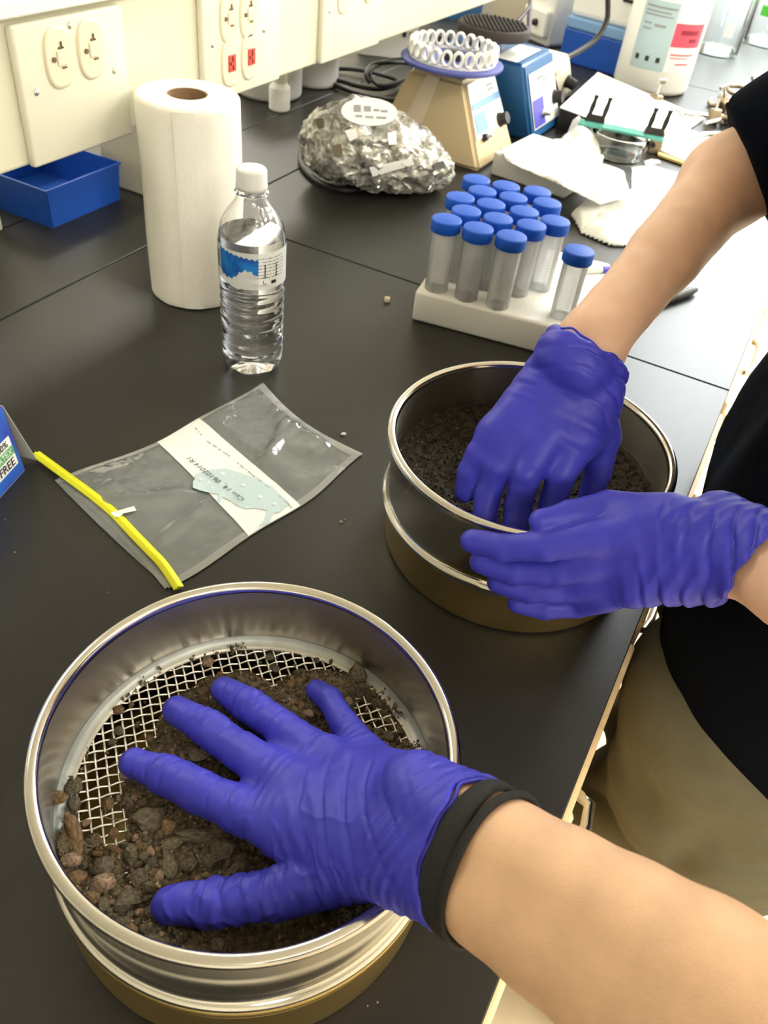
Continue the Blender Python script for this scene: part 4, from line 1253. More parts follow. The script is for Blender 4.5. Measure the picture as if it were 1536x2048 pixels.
# ------------------------------------------------------------------ water bottle
BX, BY = -0.4587, 0.3830
wb = thing('water_bottle', 'clear plastic water bottle with white cap and torn blue label', 'bottle', (BX, BY, 0))
R0 = 0.0322
def bottle_r(z):
    pts = [(0.0, 0.0235), (0.003, 0.0275), (0.008, 0.0305), (0.016, 0.0318), (0.026, 0.0320), (0.0855, 0.0322), (0.090, 0.0325), (0.138, 0.0325), (0.146, 0.0317), (0.154, 0.0298), (0.161, 0.0267), (0.168, 0.0222), (0.174, 0.0175), (0.179, 0.0145), (0.184, 0.0131), (0.192, 0.0125)]
    for (a, ra), (b_, rb) in zip(pts[:-1], pts[1:]):
        if a <= z <= b_:
            t = (z - a) / (b_ - a); r = ra + (rb - ra) * t; break
    else: r = pts[-1][1]
    for zc in (0.030, 0.040, 0.054, 0.066, 0.076, 0.086, 0.096):
        r -= 0.0014 * math.exp(-((z - zc) / 0.0024) ** 2)
    return r
def petal(r, z, a):
    if z < 0.016: return r * (1 - 0.09 * (1 - z / 0.016) * (0.5 - 0.5 * math.cos(5 * a)))
    return r
zs = [0, .0012, .003, .005, .008, .011, .014, .018] + [0.02 + 0.0012 * i for i in range(60)] + [0.093 + 0.003 * i for i in range(33)]
zs = [z for z in zs if z <= 0.1895]
outer = [(0.0, 0.0065), (0.008, 0.0055), (0.016, 0.0022), (0.020, 0.0004)] + [(bottle_r(z), z) for z in zs]
inner = [(r - 0.0005, z) for r, z in outer if r > 0.003 and z > .0006]
inner = [(max(r, .001), z + (0.0006 if z < .004 else 0)) for r, z in inner]
prof = outer + list(reversed(inner)) + [(0.0, 0.0072)]
b = lathe_bm(prof, 80, ripple=petal)
obj('bottle_body', b, MT['clear'], wb, True, 1.0)
WL = 0.146
wp = [(0.0, 0.0076)] + [(r - 0.0005 - 0.00015, z + (.0010 if z < .004 else 0)) for r, z in outer if r > 0.003 and z < WL] + [(bottle_r(WL) - 0.0007, WL), (0.0, WL)]
obj('water', lathe_bm(wp, 80, ripple=petal), MT['water'], wb, True, 0.8)
cap = [(0, 0.2065), (0.0105, 0.2065), (0.0130, 0.2058), (0.0140, 0.2040), (0.0142, 0.1925), (0.0146, 0.1915), (0.0146, 0.1885), (0.0140, 0.1880), (0.0131, 0.1880), (0.0131, 0.2030), (0, 0.2035)]
def knurl(r, z, a): return r + (0.00022 * math.cos(60 * a) if (r > .0138 and .193 < z < .203) else 0)
MT['cap_w'] = M('milky_white_cap', (0.64, 0.645, 0.63), 0.4)
obj('cap', lathe_bm(cap, 120, ripple=knurl), MT['cap_w'], wb, True, 0.9)
obj('neck_ring', lathe_bm([(0.0128, 0.1835), (0.0158, 0.1838), (0.0160, 0.1848), (0.0128, 0.1852)], 64, True), MT['clear'], wb, True, 0.9)
# label film, milky white where the blue print is torn away
def wrap(name, mat, a0, a1, zlo, zhi, R=0.03285, n=60, m=14, parent=wb, edge=None, thick=0.00012):
    V, Q = [], []
    for i in range(n + 1):
        a = a0 + (a1 - a0) * i / n
        for j in range(m + 1):
            lo = zlo(i / n) if callable(zlo) else zlo; hi = zhi(i / n) if callable(zhi) else zhi
            V.append((R * math.cos(a), R * math.sin(a), lo + (hi - lo) * j / m))
    for i in range(n):
        for j in range(m): Q.append((i * (m + 1) + j, (i + 1) * (m + 1) + j, (i + 1) * (m + 1) + j + 1, i * (m + 1) + j + 1))
    return quadobj(name, V, Q, mat, parent)
MT['label_w'] = M('milky_label', (0.82, 0.84, 0.82), 0.5, alpha=0.72)
MT['label_b'] = M('blue_label_print', (0.012, 0.20, 0.62), 0.4, col2=(0.008, 0.07, 0.36), vscale=45, vcon=(.4, .6))
camang = math.atan2(CAM[1] - BY, CAM[0] - BX)
def ang(u): return camang + u     # u>0 turns to the right in the photo
wrap('label', MT['label_w'], ang(-1.75), ang(1.75), lambda t: 0.1030 + 0.0035 * math.sin(t * 9) * (t < .4), 0.1395, R=0.03270)
def tornlo(t): return 0.1135 + 0.006 * abs(t - .42) + (0.007 * max(0, math.sin((t - .45) * 6)) if t > .45 else -0.003 * math.sin(t * 7)) + 0.0009 * math.sin(t * 47) + 0.0006 * math.sin(t * 91)
def tornhi(t): return 0.1385 - 0.0055 * t + 0.0007 * math.sin(t * 53) + 0.0005 * math.sin(t * 120)
wrap('torn_print', MT['label_b'], ang(-1.10), ang(0.18), tornlo, tornhi, R=0.03292)
sb = bmesh.new()
rs2 = random.Random(4)
def arcbit(b, a0, a1, z0, z1, R=0.03298):
    n = max(2, int(abs(a1 - a0) / 0.05)); vs = []
    for i in range(n + 1):
        a = a0 + (a1 - a0) * i / n
        vs.append((b.verts.new((R * math.cos(a), R * math.sin(a), z0)), b.verts.new((R * math.cos(a), R * math.sin(a), z1))))
    for p, q in zip(vs[:-1], vs[1:]): b.faces.new((p[0], q[0], q[1], p[1]))
for row in range(7):
    z = 0.1340 - row * 0.0032; u = 0.16
    while u < 1.05:
        L = rs2.uniform(.05, .16)
        arcbit(sb, ang(u), ang(min(u + L, 1.1)), z, z + 0.0005); u += L + rs2.uniform(.02, .05)
for u in (0.36, 0.74): arcbit(sb, ang(u), ang(u + 0.035), 0.1155, 0.1285)
arcbit(sb, ang(0.30), ang(0.44), 0.1150, 0.1157); arcbit(sb, ang(0.70), ang(0.82), 0.1150, 0.1157); arcbit(sb, ang(0.32), ang(0.34), 0.1085, 0.1125); arcbit(sb, ang(0.32), ang(0.44), 0.1085, 0.1092)
arcbit(sb, ang(0.58), ang(0.76), 0.1080, 0.1115)
for k in range(9): arcbit(sb, ang(-1.35 + 0.025 * k), ang(-1.338 + .025 * k), 0.116, 0.134)
tag(obj('label_print', sb, MT['ink'], wb), kind='stuff')

# ------------------------------------------------------------------ zip sample bag lying flat
bagp = thing('sample_bag', 'clear flat sample bag with yellow wire closure and a handwritten white band', 'bag', (0, 0, 0))
cTL, cTR = np.array(at(524, 766, .0))[:2], np.array(at(727, 911, .0))[:2]
cBL, cBR = np.array(at(112, 965, .0))[:2], np.array(at(335, 1176, .0))[:2]
def bag_uv(u, v):
    """u 0..1 left to right edge, v 0 at the closure .. 1 at the sealed end"""
    p = (cBL * (1 - u) + cBR * u) * (1 - v) + (cTL * (1 - u) + cTR * u) * v
    e = unit(cTR - cTL); n_ = unit((cTL + cTR) / 2 - (cBL + cBR) / 2)
    wob = 0.0022 * math.sin(v * 11 + 0.6) * (2 * u - 1) + 0.004 * math.sin(v * math.pi) * (0.5 - u)
    sag = -0.011 * math.sin(u * math.pi) * max(0, v - .55) / .45 - 0.004 * math.sin(u * math.pi) * max(0, .4 - v)
    p = p + e * (wob + 0.0085 * math.sin(math.pi * min(max(v, 0), 1)) ) + n_ * sag
    return p
def bag_z(u, v):
    q = np.array([[u * 3.1, v * 4.2, 0.3]]); q2 = np.array([[u * 8, v * 9, 2.3]])
    flat_ = 1.0 - 0.80 * max(0.0, 1 - (abs(v - .49) / .19) ** 4)
    env = flat_ * (math.sin(math.pi * min(max(u, 0), 1)) ** 0.5) * min(1, (1 - v) / .06, max(v, 0) / .14 + .05)
    return 0.0012 + (0.0026 * (1 - flat_)) * (math.sin(math.pi * min(max(u, 0), 1)) ** 0.5) + env * (0.0044 + 0.0050 * float(noise(q)[0]) + 0.0022 * float(noise(q2)[0]) + 0.0026 * math.exp(-((u - .25 - .9 * v) / .05) ** 2) + 0.0022 * math.exp(-((u - 1.15 + .8 * v) / .04) ** 2) + 0.0022 * math.exp(-((u - .75 + .25 * v) / .035) ** 2)) + (0.0018 * math.exp(-((v - .93) / .035) ** 2) * (0.5 + 0.5 * math.sin(u * 75)) * env)
def bag_sheet(name, mat, u0, u1, v0, v1, nu, nv, dz, parent=bagp, flat=1.0):
    V, Q = [], []
    for i in range(nu + 1):
        for j in range(nv + 1):
            u = u0 + (u1 - u0) * i / nu
            va, vb = (v0(u) if callable(v0) else v0), (v1(u) if callable(v1) else v1); v = va + (vb - va) * j / nv
            p = bag_uv(u, v); V.append((p[0], p[1], bag_z(u, v) * flat + dz))
    for i in range(nu):
        for j in range(nv): Q.append((i * (nv + 1) + j, (i + 1) * (nv + 1) + j, (i + 1) * (nv + 1) + j + 1, i * (nv + 1) + j + 1))
    return quadobj(name, V, Q, mat, parent)
bag_sheet('upper_film', MT['film'], 0, 1, 0, 1, 70, 80, 0.0)
bag_sheet('lower_film', MT['film'], 0, 1, 0.0, 1, 30, 30, 0.0, flat=0.12)
MT['edgefilm'] = thin_film('seal_film', (0.9, 0.93, 0.9), 0.30, 0.2, 0.5, 60)
bag_sheet('end_seal', MT['edgefilm'], 0, 1, 0.955, 1.0, 40, 3, 0.0003)
bag_sheet('side_seal', MT['edgefilm'], -0.004, 0.035, 0, 1, 3, 40, 0.0003); bag_sheet('side_seal', MT['edgefilm'], 0.965, 1.004, 0, 1, 3, 40, 0.0003)
VB0, VB1 = 0.40, 0.628
MT['band'] = M('write_on_band', (0.90, 0.94, 0.93), 0.55, alpha=0.96)
bnd = bag_sheet('writing_band', MT['band'], 0.0, 1.0, lambda u: 0.41 - 0.06 * u, lambda u: 0.628 - 0.03 * u, 60, 14, 0.0006)
# pale printed map outline with dots, and rows of small print
mp = [(386, 966), (390, 960), (392, 950), (420, 941), (450, 938), (485, 948), (520, 960), (545, 975), (560, 988), (580, 1005), (560, 1022), (548, 1024), (540, 1040), (516, 1052), (530, 1036), (535, 1020), (510, 1016), (492, 1018), (475, 1012), (462, 1002), (446, 995), (440, 1006), (436, 1000), (438, 990), (420, 988), (400, 985), (386, 980)]
def bag_at(px, py):
    p = at(px, py, .0045); P_ = np.array([p.x, p.y])
    u, v = .5, .5
    for _ in range(12):
        c = bag_uv(u, v); du = bag_uv(u + .01, v) - c; dv = bag_uv(u, v + .01) - c
        s = np.linalg.solve(np.stack([du, dv], 1), P_ - c) * .01; u += s[0]; v += s[1]
    return u, v
MT['mapblue'] = M('pale_blue_print', (0.56, 0.69, 0.72), 0.6)
b = bmesh.new()
vs = []
for (x, y) in mp:
    p = at(x, y, .0045); u, v = bag_at(x, y); vs.append(b.verts.new((p.x, p.y, bag_z(u, v) + 0.0013)))
b.faces.new(vs); bmesh.ops.triangulate(b, faces=b.faces)
obj('map_print', b, MT['mapblue'], bnd)
b = bmesh.new()
for (x, y, r) in ((401, 961, 3.4), (418, 966, 3), (446, 949, 4.2), (487, 972, 4), (521, 995, 4.4), (549, 1008, 3.6), (425, 978, 2.2), (412, 971, 2)):
    p = at(x, y, .0045); u, v = bag_at(x, y); c_ = bmesh.new()
    bmesh.ops.create_circle(c_, cap_ends=True, radius=r / 2350, segments=12); bmesh.ops.translate(c_, vec=(p.x, p.y, bag_z(u, v) + .0019), verts=c_.verts); merge(b, c_)
tag(obj('map_dots', b, MT['band'], bnd), kind='stuff')
def bag_text(body, px0, px1, size, mat, name='handwriting', shear=0.0, fit=True):
    a = at(*px0, .0055); c = at(*px1, .0055); d = c - a
    an = math.atan2(d.y, d.x)
    u, v = bag_at((px0[0] + px1[0]) / 2, (px0[1] + px1[1]) / 2)
    o = text(name, body, size, mat, bnd, ((a.x + c.x) / 2, (a.y + c.y) / 2, 0.0), (0, 0, an), shear=shear)
    o.location.z = max(bag_z(*bag_at(*px0)), bag_z(*bag_at(*px1)), bag_z(u, v)) + 0.0026
    bpy.context.view_layer.update()
    wd = o.dimensions.x
    if fit and wd > 0: o.scale = (d.length / wd, d.length / wd if size is None else 1, 1)
    return o
bag_text('Cen 14_ 06102014 R1', (486, 1002), (377, 917), 0.0066, MT['ink'], shear=0.15)
b = bmesh.new()
ra = random.Random(9)
for (p0, p1) in (((391, 855), (404, 872)), ((412, 881), (462, 915)), ((474, 925), (524, 966)), ((532, 972), (586, 1014))):
    n = int(math.hypot(p1[0] - p0[0], p1[1] - p0[1]) / 3.4)
    for i in range(n):
        if ra.random() < .12: continue
        t = i / n; x, y = p0[0] + (p1[0] - p0[0]) * t, p0[1] + (p1[1] - p0[1]) * t
        p = at(x, y, .0045); u, v = bag_at(x, y)
        d = at(*p1, 0) - at(*p0, 0); box_bm(p.x, p.y, bag_z(u, v) + .0012, 0.0009, 0.0017 * ra.uniform(.6, 1), 0.0003, bm=b, rot=Matrix.Rotation(math.atan2(d.y, d.x), 3, 'Z'))
tag(obj('small_print', b, MT['inkgrey'], bnd), kind='stuff')
# yellow closure strip with its wire ridge
def strip_pts(off=0.0, z=.003):
    px = [(72, 911), (105, 935), (150, 968), (190, 998), (230, 1032), (268, 1072), (300, 1105), (328, 1135), (358, 1180)]
    return [at(x, y, z) for x, y in px]
sp = spline(strip_pts(), 6)
V, Q = [], []
hw = 0.0041
for i, p in enumerate(sp):
    t = (sp[min(i + 1, len(sp) - 1)] - sp[max(i - 1, 0)]).normalized(); n_ = Vector((-t.y, t.x, 0))
    for (o_, z_) in ((-1, 0.0), (-1, .0011), (-.55, .0012), (-.25, .0024), (.15, .0026), (.4, .0012), (1, .0011), (1, 0.0)):
        V.append((p.x + n_.x * hw * o_, p.y + n_.y * hw * o_, .0046 + z_))
m_ = 8
for i in range(len(sp) - 1):
    for j in range(m_): Q.append((i * m_ + j, (i + 1) * m_ + j, (i + 1) * m_ + (j + 1) % m_, i * m_ + (j + 1) % m_))
quadobj('yellow_closure', V, Q, MT['yellow'], bagp, False)
fl = bmesh.new()
pts = [at(x, y, .0012) for x, y in ((112, 962), (165, 1000), (225, 1055), (275, 1110), (330, 1178))]
ins = [at(x, y, .0022) for x, y in ((122, 952), (172, 988), (235, 1045), (288, 1100), (342, 1168))]
for a, b_, c, d in zip(pts[:-1], pts[1:], ins[1:], ins[:-1]): fl.faces.new([fl.verts.new(q) for q in (a, b_, c, d)])
obj('open_lip', fl, MT['edgefilm'], bagp)
tb = [(221, 1025), (268, 1012), (273, 1021), (246, 1027), (240, 1034), (228, 1033)]
b = bmesh.new(); vs = [b.verts.new(at(x, y, .0075)) for x, y in tb]; b.faces.new(vs)
obj('pull_tab', b, MT['white_pl'], bagp)

# ------------------------------------------------------------------ blue glove carton, cut by the left edge
gb = thing('glove_box', 'blue carton with an open end flap, cut by the left edge of the photo', 'box', (0, 0, 0))
g0 = np.array(at(50, 940, 0)); g1 = np.array(at(0, 996, 0))
dx = unit((g1 - g0)[:2]); nrm = np.array([-dx[1], dx[0]])
if nrm @ (np.array(CAM[:2]) - g0[:2]) < 0: nrm = -nrm
MT['boxblue'] = M('blue_card_print', (0.035, 0.05, 0.42), 0.4, col2=(0.02, 0.22, 0.75), vscale=16, vcon=(.42, .70), detail=1)
MT['boxviolet'] = M('violet_card_print', (0.10, 0.09, 0.50), 0.4)
MT['greycard'] = M('grey_card_inside', (0.45, 0.44, 0.40), 0.8)
HB = 0.0655; LB = 0.24; DB = 0.12
def gp(a, d_, z): q = g0[:2] + dx * a - nrm * d_; return (q[0], q[1], z)
def slabq(name, quad, th, mat, parent):
    """thin card panel from four corners, with thickness"""
    A = [Vector(q) for q in quad]; n_ = (A[1] - A[0]).cross(A[3] - A[0]).normalized() * th
    b = bmesh.new(); lo = [b.verts.new(q) for q in A]; hi = [b.verts.new(q + n_) for q in A]
    b.faces.new(lo[::-1]); b.faces.new(hi)
    for i in range(4): b.faces.new((lo[i], lo[(i + 1) % 4], hi[(i + 1) % 4], hi[i]))
    bmesh.ops.recalc_face_normals(b, faces=b.faces)
    return obj(name, b, mat, parent)
tl = 0.007
slabq('front_panel', [gp(0, 0, 0), gp(LB, 0, 0), gp(LB, tl, HB), gp(0, tl, HB)], 0.0006, MT['boxblue'], gb)
slabq('top_panel', [gp(0, tl, HB), gp(LB, tl, HB), gp(LB, DB, HB), gp(0, DB, HB)], 0.0006, MT['boxviolet'], gb)
slabq('back_panel', [gp(0, DB, 0), gp(LB, DB, 0), gp(LB, DB, HB), gp(0, DB, HB)], 0.0006, MT['boxblue'], gb)
slabq('bottom_panel', [gp(0, 0, 0.0003), gp(LB, 0, 0.0003), gp(LB, DB, 0.0003), gp(0, DB, 0.0003)], 0.0006, MT['greycard'], gb)
slabq('far_end_panel', [gp(LB, 0, 0), gp(LB, DB, 0), gp(LB, DB, HB), gp(LB, tl, HB)], 0.0006, MT['boxblue'], gb)
ftip = at(74, 921, 0.004)
fl_top = Vector(gp(-.0008, tl, HB))
fl2 = Vector(gp(-.001, DB * .55, HB))
slabq('end_flap', [fl_top, ftip, ftip + (fl2 - fl_top) * 0.7 + Vector((0, 0, .001)), fl2], 0.0006, MT['greycard'], gb)
pl_ = Vector(gp(0, 0, 0)); ex = Vector((dx[0], dx[1], 0)); ey = (Vector(gp(0, tl, HB)) - pl_).normalized(); ez = ex.cross(ey)
if ez @ Vector((nrm[0], nrm[1], 0)) < 0:
    ex = -ex; ez = ex.cross(ey)
BM = Matrix((ex, ey, ez)).transposed()
def on_front(name, a, h, w_, hh_, mat, lift, parent):
    c = Vector(gp(a, 0, 0)) + ey * h + ez * lift
    return obj(name, box_bm(c.x, c.y, c.z, w_, hh_, 0.0003, rot=BM), mat, parent), c
o, c = on_front('badge', 0.0200, 0.0265, 0.029, 0.0285, MT['panel_w'], 0.0008, gb)
og, _ = on_front('badge_band', 0.0200, 0.0275, 0.029, 0.0078, MT['green'], 0.0011, o)
og.data.materials[0] = M('muted_green', (0.12, 0.42, 0.16), 0.5)
for body, h_, sz, mt_ in (('100%', 0.0362, 0.0088, 'ink'), ('LATEX', 0.0275, 0.0078, 'panel_w'), ('FREE', 0.0178, 0.0108, 'ink')):
    cc = Vector(gp(0.0200, 0, 0)) + ey * h_ + ez * 0.0015
    text('lettering', body, sz, MT[mt_], o, cc, BM, extrude=0.0001)

# ------------------------------------------------------------------ crumbs on the worktop
bd = thing('spacer_bead', 'tiny pale ring-shaped bead lying on the black worktop', 'bead', tuple(at(774, 603, 0)))
obj('bead_ring', lathe_bm([(0.0012, 0.0), (0.0032, 0.0), (0.0036, 0.0006), (0.0036, 0.0050), (0.0030, 0.0056), (0.0016, 0.0056), (0.0012, 0.0050)], 20, True), MT['tape'], bd, True, .8)
b = bmesh.new(); bmesh.ops.create_icosphere(b, subdivisions=2, radius=.0022)
for v in b.verts: v.co *= 1 + .5 * float(noise(np.array([v.co[:]]) * 700)[0]); v.co.z = max(v.co.z * .6, -.0012)
o = tag(obj('paper_crumb', b, MT['paper']), 'small white paper crumb on the worktop beside the sample bag', 'crumb'); o.location = at(687, 868, .0012)
b = bmesh.new(); rq = random.Random(2)
for (x, y, r) in [(682, 1045, .0016), (690, 1040, .0008), (1180, 635, .001), (745, 905, .0007), (215, 1185, .0006), (755, 2005, .0007), (735, 2012, .0006), (750, 1990, .0006), (30, 1105, .0007), (10, 1040, .0005), (125, 960, .0005)] + [(rq.uniform(50, 760), rq.uniform(620, 2000), .0004) for _ in range(40)]:
    if (at(x, y, 0) - FC).length < .112 or (at(x, y, 0) - BP).length < .112: continue
    p = at(x, y, 0); c_ = bmesh.new(); bmesh.ops.create_icosphere(c_, subdivisions=1, radius=r); bmesh.ops.translate(c_, vec=(p.x, p.y, r * .5), verts=c_.verts); merge(b, c_)
tag(obj('soil_crumbs', b, MT['stone_c']), 'fine soil crumbs and dust scattered over the worktop', 'crumbs', kind='stuff')

# ------------------------------------------------------------------ foam rack with centrifuge tubes
fr0 = np.array(at(822, 640, 0)); fr1 = np.array(at(1110, 716, 0))
fang = math.atan2(fr1[1] - fr0[1], fr1[0] - fr0[0])
FWD, FDP, FHT = 0.205, 0.205, 0.038
rk = thing('foam_tube_rack', 'white foam block holding blue-capped tubes, in front of the crumpled paper', 'tube rack', (fr0[0], fr0[1], 0), fang)
obj('block', box_bm(FWD / 2, FDP / 2, FHT / 2, FWD, FDP, FHT, 0.004, 3), MT['foam'], rk, True, .9)
caps_px = [(953.6, 357, 'at the far left corner of the cluster'), (1013, 370, 'second along the far row'), (1075.5, 380.6, 'at the far right of the cluster'), (965.7, 379.7, 'just in front of the far left corner tube'), (1027.5, 392.7, 'behind the middle of the cluster'), (1095.7, 404, 'second on the right side, near the crumpled bag'),
           (921.3, 392.7, 'on the left side, second from the back'), (982.7, 406, 'left of the middle of the cluster'), (1049.7, 421, 'right of the middle of the cluster'), (933.4, 419.7, 'behind the front left tube'), (996.8, 435, 'behind the front row, in the middle'), (1063.8, 448.4, 'right of the front row, one step back'), (1111.8, 440, 'at the right side, just behind the lone tube'),
           (894.2, 437, 'front left, nearest the bottle'), (957.6, 454.4, 'in the middle of the front row'), (1024.2, 470.6, 'at the right end of the front row'), (1159.5, 499.7, 'standing alone at the right of the cluster')]
def make_tube(label):
    t = thing('centrifuge_tube', label, 'tube', (0, 0, 0), 0, 'blue-capped centrifuge tubes')
    prof = [(0.0, 0.0), (0.003, 0.0008), (0.0128, 0.0150), (0.0134, 0.018), (0.0142, 0.104), (0.0142, 0.112), (0.0134, 0.112)]
    tb = obj('tube_body', lathe_bm(prof, 32), MT['tubepl'], t, True, .8)
    mk = bmesh.new()
    for i in range(18):
        z = 0.028 + i * 0.0036; a1 = .30 if i % 5 == 0 else .18
        n = 3
        for k in range(n):
            a, a2 = -1.5 + a1 * k / n, -1.5 + a1 * (k + 1) / n
            r = 0.0139 + (z - .018) * .0093 + .0004
            mk.faces.new([mk.verts.new((r * math.cos(q), r * math.sin(q), zz)) for q, zz in ((a, z), (a2, z), (a2, z + .0005), (a, z + .0005))])
    tag(obj('graduation', mk, MT['inkgrey'], t), kind='stuff')
    rr_ = 0.0171
    cp = [(0, 0.1165), (0.0150, 0.1165), (0.0165, 0.1160), (0.0171, 0.1148), (0.0172, 0.1045), (0.0168, 0.1035), (0.0147, 0.1035), (0.0147, 0.1145), (0, 0.1150)]
    obj('cap', lathe_bm(cp, 72, ripple=lambda r, z, a: r + (0.00016 * math.cos(36 * a) if (r > .0168 and .105 < z < .114) else 0)), MT['bluecap'], t, True, .9)
    return t
TZ = 0.0055
t0_ = make_tube('')
for i, (x, y, where) in enumerate(caps_px):
    t = t0_ if i == 0 else copy_tree(t0_)
    zt = 0.1165 + TZ - (0.004 if i == 16 else 0)
    p = at(x, y, zt)
    t.location = (p.x, p.y, zt - 0.1165); t.rotation_euler = (0, 0, fang + 0.25 * math.sin(i * 3.3))
    t['label'] = 'clear centrifuge tube with blue cap, ' + where
# pens by the rack
def pen(label, a, b_, r, m1, m2, zz):
    A, B = Vector(at(*a, zz)), Vector(at(*b_, zz)); d = B - A; L = d.length
    t = thing('marker_pen', label, 'pen', (A.x, A.y, A.z), math.atan2(d.y, d.x))
    R_ = Matrix.Rotation(math.pi / 2, 4, 'Y')
    obj('barrel', lathe_bm([(0, 0), (r * .8, 0), (r, r * .4), (r, L * .62), (0, L * .62)], 20, mat=R_), m1, t, True, .8)
    obj('cap', lathe_bm([(0, L * .62), (r * 1.08, L * .62), (r * 1.08, L * .9), (r * .6, L), (0, L)], 20, mat=R_), m2, t, True, .8)
    return t
pen('white marker with a purple cap lying on the foam rack', (1172, 541), (1222, 538), .0042, MT['white_pl'], MT['panel_b'], FHT + .0046)
pen('black marker lying on the worktop behind the reaching forearm', (1270, 622), (1392, 579), .0055, MT['black_pl'], MT['black_pl'], .006)
# ------------------------------------------------------------------ plastic bag of metal parts
WBc = Vector((-0.601, 0.924, 0.0))
bg = thing('parts_bag', 'crumpled clear plastic bag full of silvery parts with an oval sticker', 'bag', tuple(WBc))
b = bmesh.new(); bmesh.ops.create_icosphere(b, subdivisions=6, radius=1.0)
P = np.array([v.co[:] for v in b.verts])
ca, sa = math.cos(math.radians(38)), math.sin(math.radians(38))
S = np.sign(P) * np.abs(P) ** 0.82
long_ = S[:, 0] * 0.116; wid = S[:, 1] * 0.084; hz = 0.053 + S[:, 2] * 0.053
hz *= np.where(S[:, 0] < 0, 1.10, 1.0 - 0.35 * S[:, 0]); 
q = np.stack([long_, wid, hz], 1)
f1 = fbm(q * 14 + 4, 3); 
cell = np.abs(noise(q * 38 + 2)) ; cr_ = np.abs(noise(q * 75 + 9))
Nn = P / np.linalg.norm(P, axis=1, keepdims=True)
fine = 1 - np.abs(fbm(q * 60 + 31, 2)) * 3; fine = np.clip(fine, 0, 1) ** 3
q = q + Nn * (0.0035 * fine + 0.018 * f1 - 0.010 * cell - 0.004 * cr_ + 0.004)[:, None]
q[:, 2] = np.maximum(q[:, 2], 0.0006)
X_, Y_ = q[:, 0] * ca - q[:, 1] * sa, q[:, 0] * sa + q[:, 1] * ca
for v, x, y, z in zip(b.verts, X_, Y_, q[:, 2]): v.co = (x, y, z)
ma = M('crumpled_bag_of_parts', (0.64, 0.63, 0.58), 0.24, 0.45, col2=(0.17, 0.165, 0.14), vscale=60, vcon=(.32, .66), bump=0.8, bscale=110, detail=8)
for n_ in ma.node_tree.nodes:
    if n_.type == 'TEX_NOISE': n_.inputs['Distortion'].default_value = 1.6
obj('bag_skin', b, ma, bg, True, 0.7)
tre = bpy.data.objects['bag_skin']
from mathutils.bvhtree import BVHTree
bvh = BVHTree.FromPolygons([v.co for v in tre.data.vertices], [p.vertices[:] for p in tre.data.polygons])
def bag_hit(px, py):
    v = Vector(FW + RT * (px - 768) / FOC - UPV * (py - 1024) / FOC).normalized()
    h = bvh.ray_cast(Vector(CAM) - WBc, v)
    return (h[0], h[1]) if h[0] is not None else (None, None)
def decal(name, pts, mat, lift=0.0015, parent=bg):
    b = bmesh.new(); vs = []
    for (x, y) in pts:
        h, n_ = bag_hit(x, y)
        if h is None: continue
        vs.append(h + (Vector(CAM) - WBc - h).normalized() * lift)
    if len(vs) < 3: b.free(); return None
    c = sum(vs, Vector()) / len(vs)
    n_ = Vector((0, 0, 0))
    for i in range(len(vs)): n_ += (vs[i] - c).cross(vs[(i + 1) % len(vs)] - c)
    n_.normalize()
    if n_.dot(Vector(CAM) - WBc - c) < 0: n_ = -n_
    flat_ = 1.0 if name == 'oval_sticker' else 0.75
    c = c + n_ * (0.009 if name == 'oval_sticker' else 0.011 if name == 'sticker_print' else 0.004)
    fl = [p - n_ * ((p - c).dot(n_)) * flat_ for p in vs]
    ring = [b.verts.new(p) for p in fl]; ring2 = [b.verts.new(p - n_ * .0008) for p in fl]
    b.faces.new(ring); b.faces.new(ring2[::-1])
    for i in range(len(ring)): b.faces.new((ring[i], ring2[i], ring2[(i + 1) % len(ring)], ring[(i + 1) % len(ring)]))
    bmesh.ops.recalc_face_normals(b, faces=b.faces)
    return obj(name, b, mat, parent)
h0, _n = bag_hit(738, 232)
toc = (Vector(CAM) - WBc - h0).normalized()
sn = (toc * 0.75 + Vector((0, 0, 1)) * 0.6).normalized()
su = (Vector(RT) - sn * Vector(RT).dot(sn)).normalized(); sv_ = sn.cross(su)
sc0 = h0 + sn * 0.010
def sticker_pt(a, c_, l=0.0): return sc0 + su * a + sv_ * c_ + sn * l
def sticker_poly(name, pts, l, mat, parent):
    b = bmesh.new(); top = [b.verts.new(sticker_pt(a, c_, l + .0006)) for a, c_ in pts]; bot = [b.verts.new(sticker_pt(a, c_, l)) for a, c_ in pts]
    b.faces.new(top); b.faces.new(bot[::-1])
    for k in range(len(pts)): b.faces.new((bot[k], bot[(k + 1) % len(pts)], top[(k + 1) % len(pts)], top[k]))
    bmesh.ops.recalc_face_normals(b, faces=b.faces)
    return obj(name, b, mat, parent)
st = sticker_poly('oval_sticker', [(.040 * math.cos(t), .021 * math.sin(t)) for t in np.linspace(0, 6.283, 32, endpoint=False)], 0, MT['panel_w'], bg)
for (a0, c0_, a1, c1_) in ((-.022, -.001, -.012, .009), (-.008, .000, .002, .008), (.006, .001, .014, .004), (.016, .000, .026, .003), (-.020, -.009, -.010, -.006), (-.006, -.010, .006, -.007), (.010, -.010, .024, -.007)):
    sticker_poly('sticker_print', [(a0, c0_), (a1, c0_), (a1, c1_), (a0, c1_)], .0007, MT['inkgrey'], st)
decal('white_strip', [(738, 334), (822, 314), (828, 328), (744, 351)], MT['panel_w'])
decal('white_strip', [(862, 292), (882, 288), (898, 326), (880, 332)], MT['panel_w'])
decal('white_strip', [(690, 262), (712, 258), (716, 276), (700, 284)], MT['panel_w'])
decal('white_strip', [(774, 268), (790, 264), (792, 290), (776, 292)], MT['panel_w'])
decal('dark_part', [(862, 330), (884, 322), (890, 336), (866, 342)], MT['dark'])
decal('dark_part', [(632, 240), (646, 238), (650, 256), (638, 260)], MT['stone_a'])
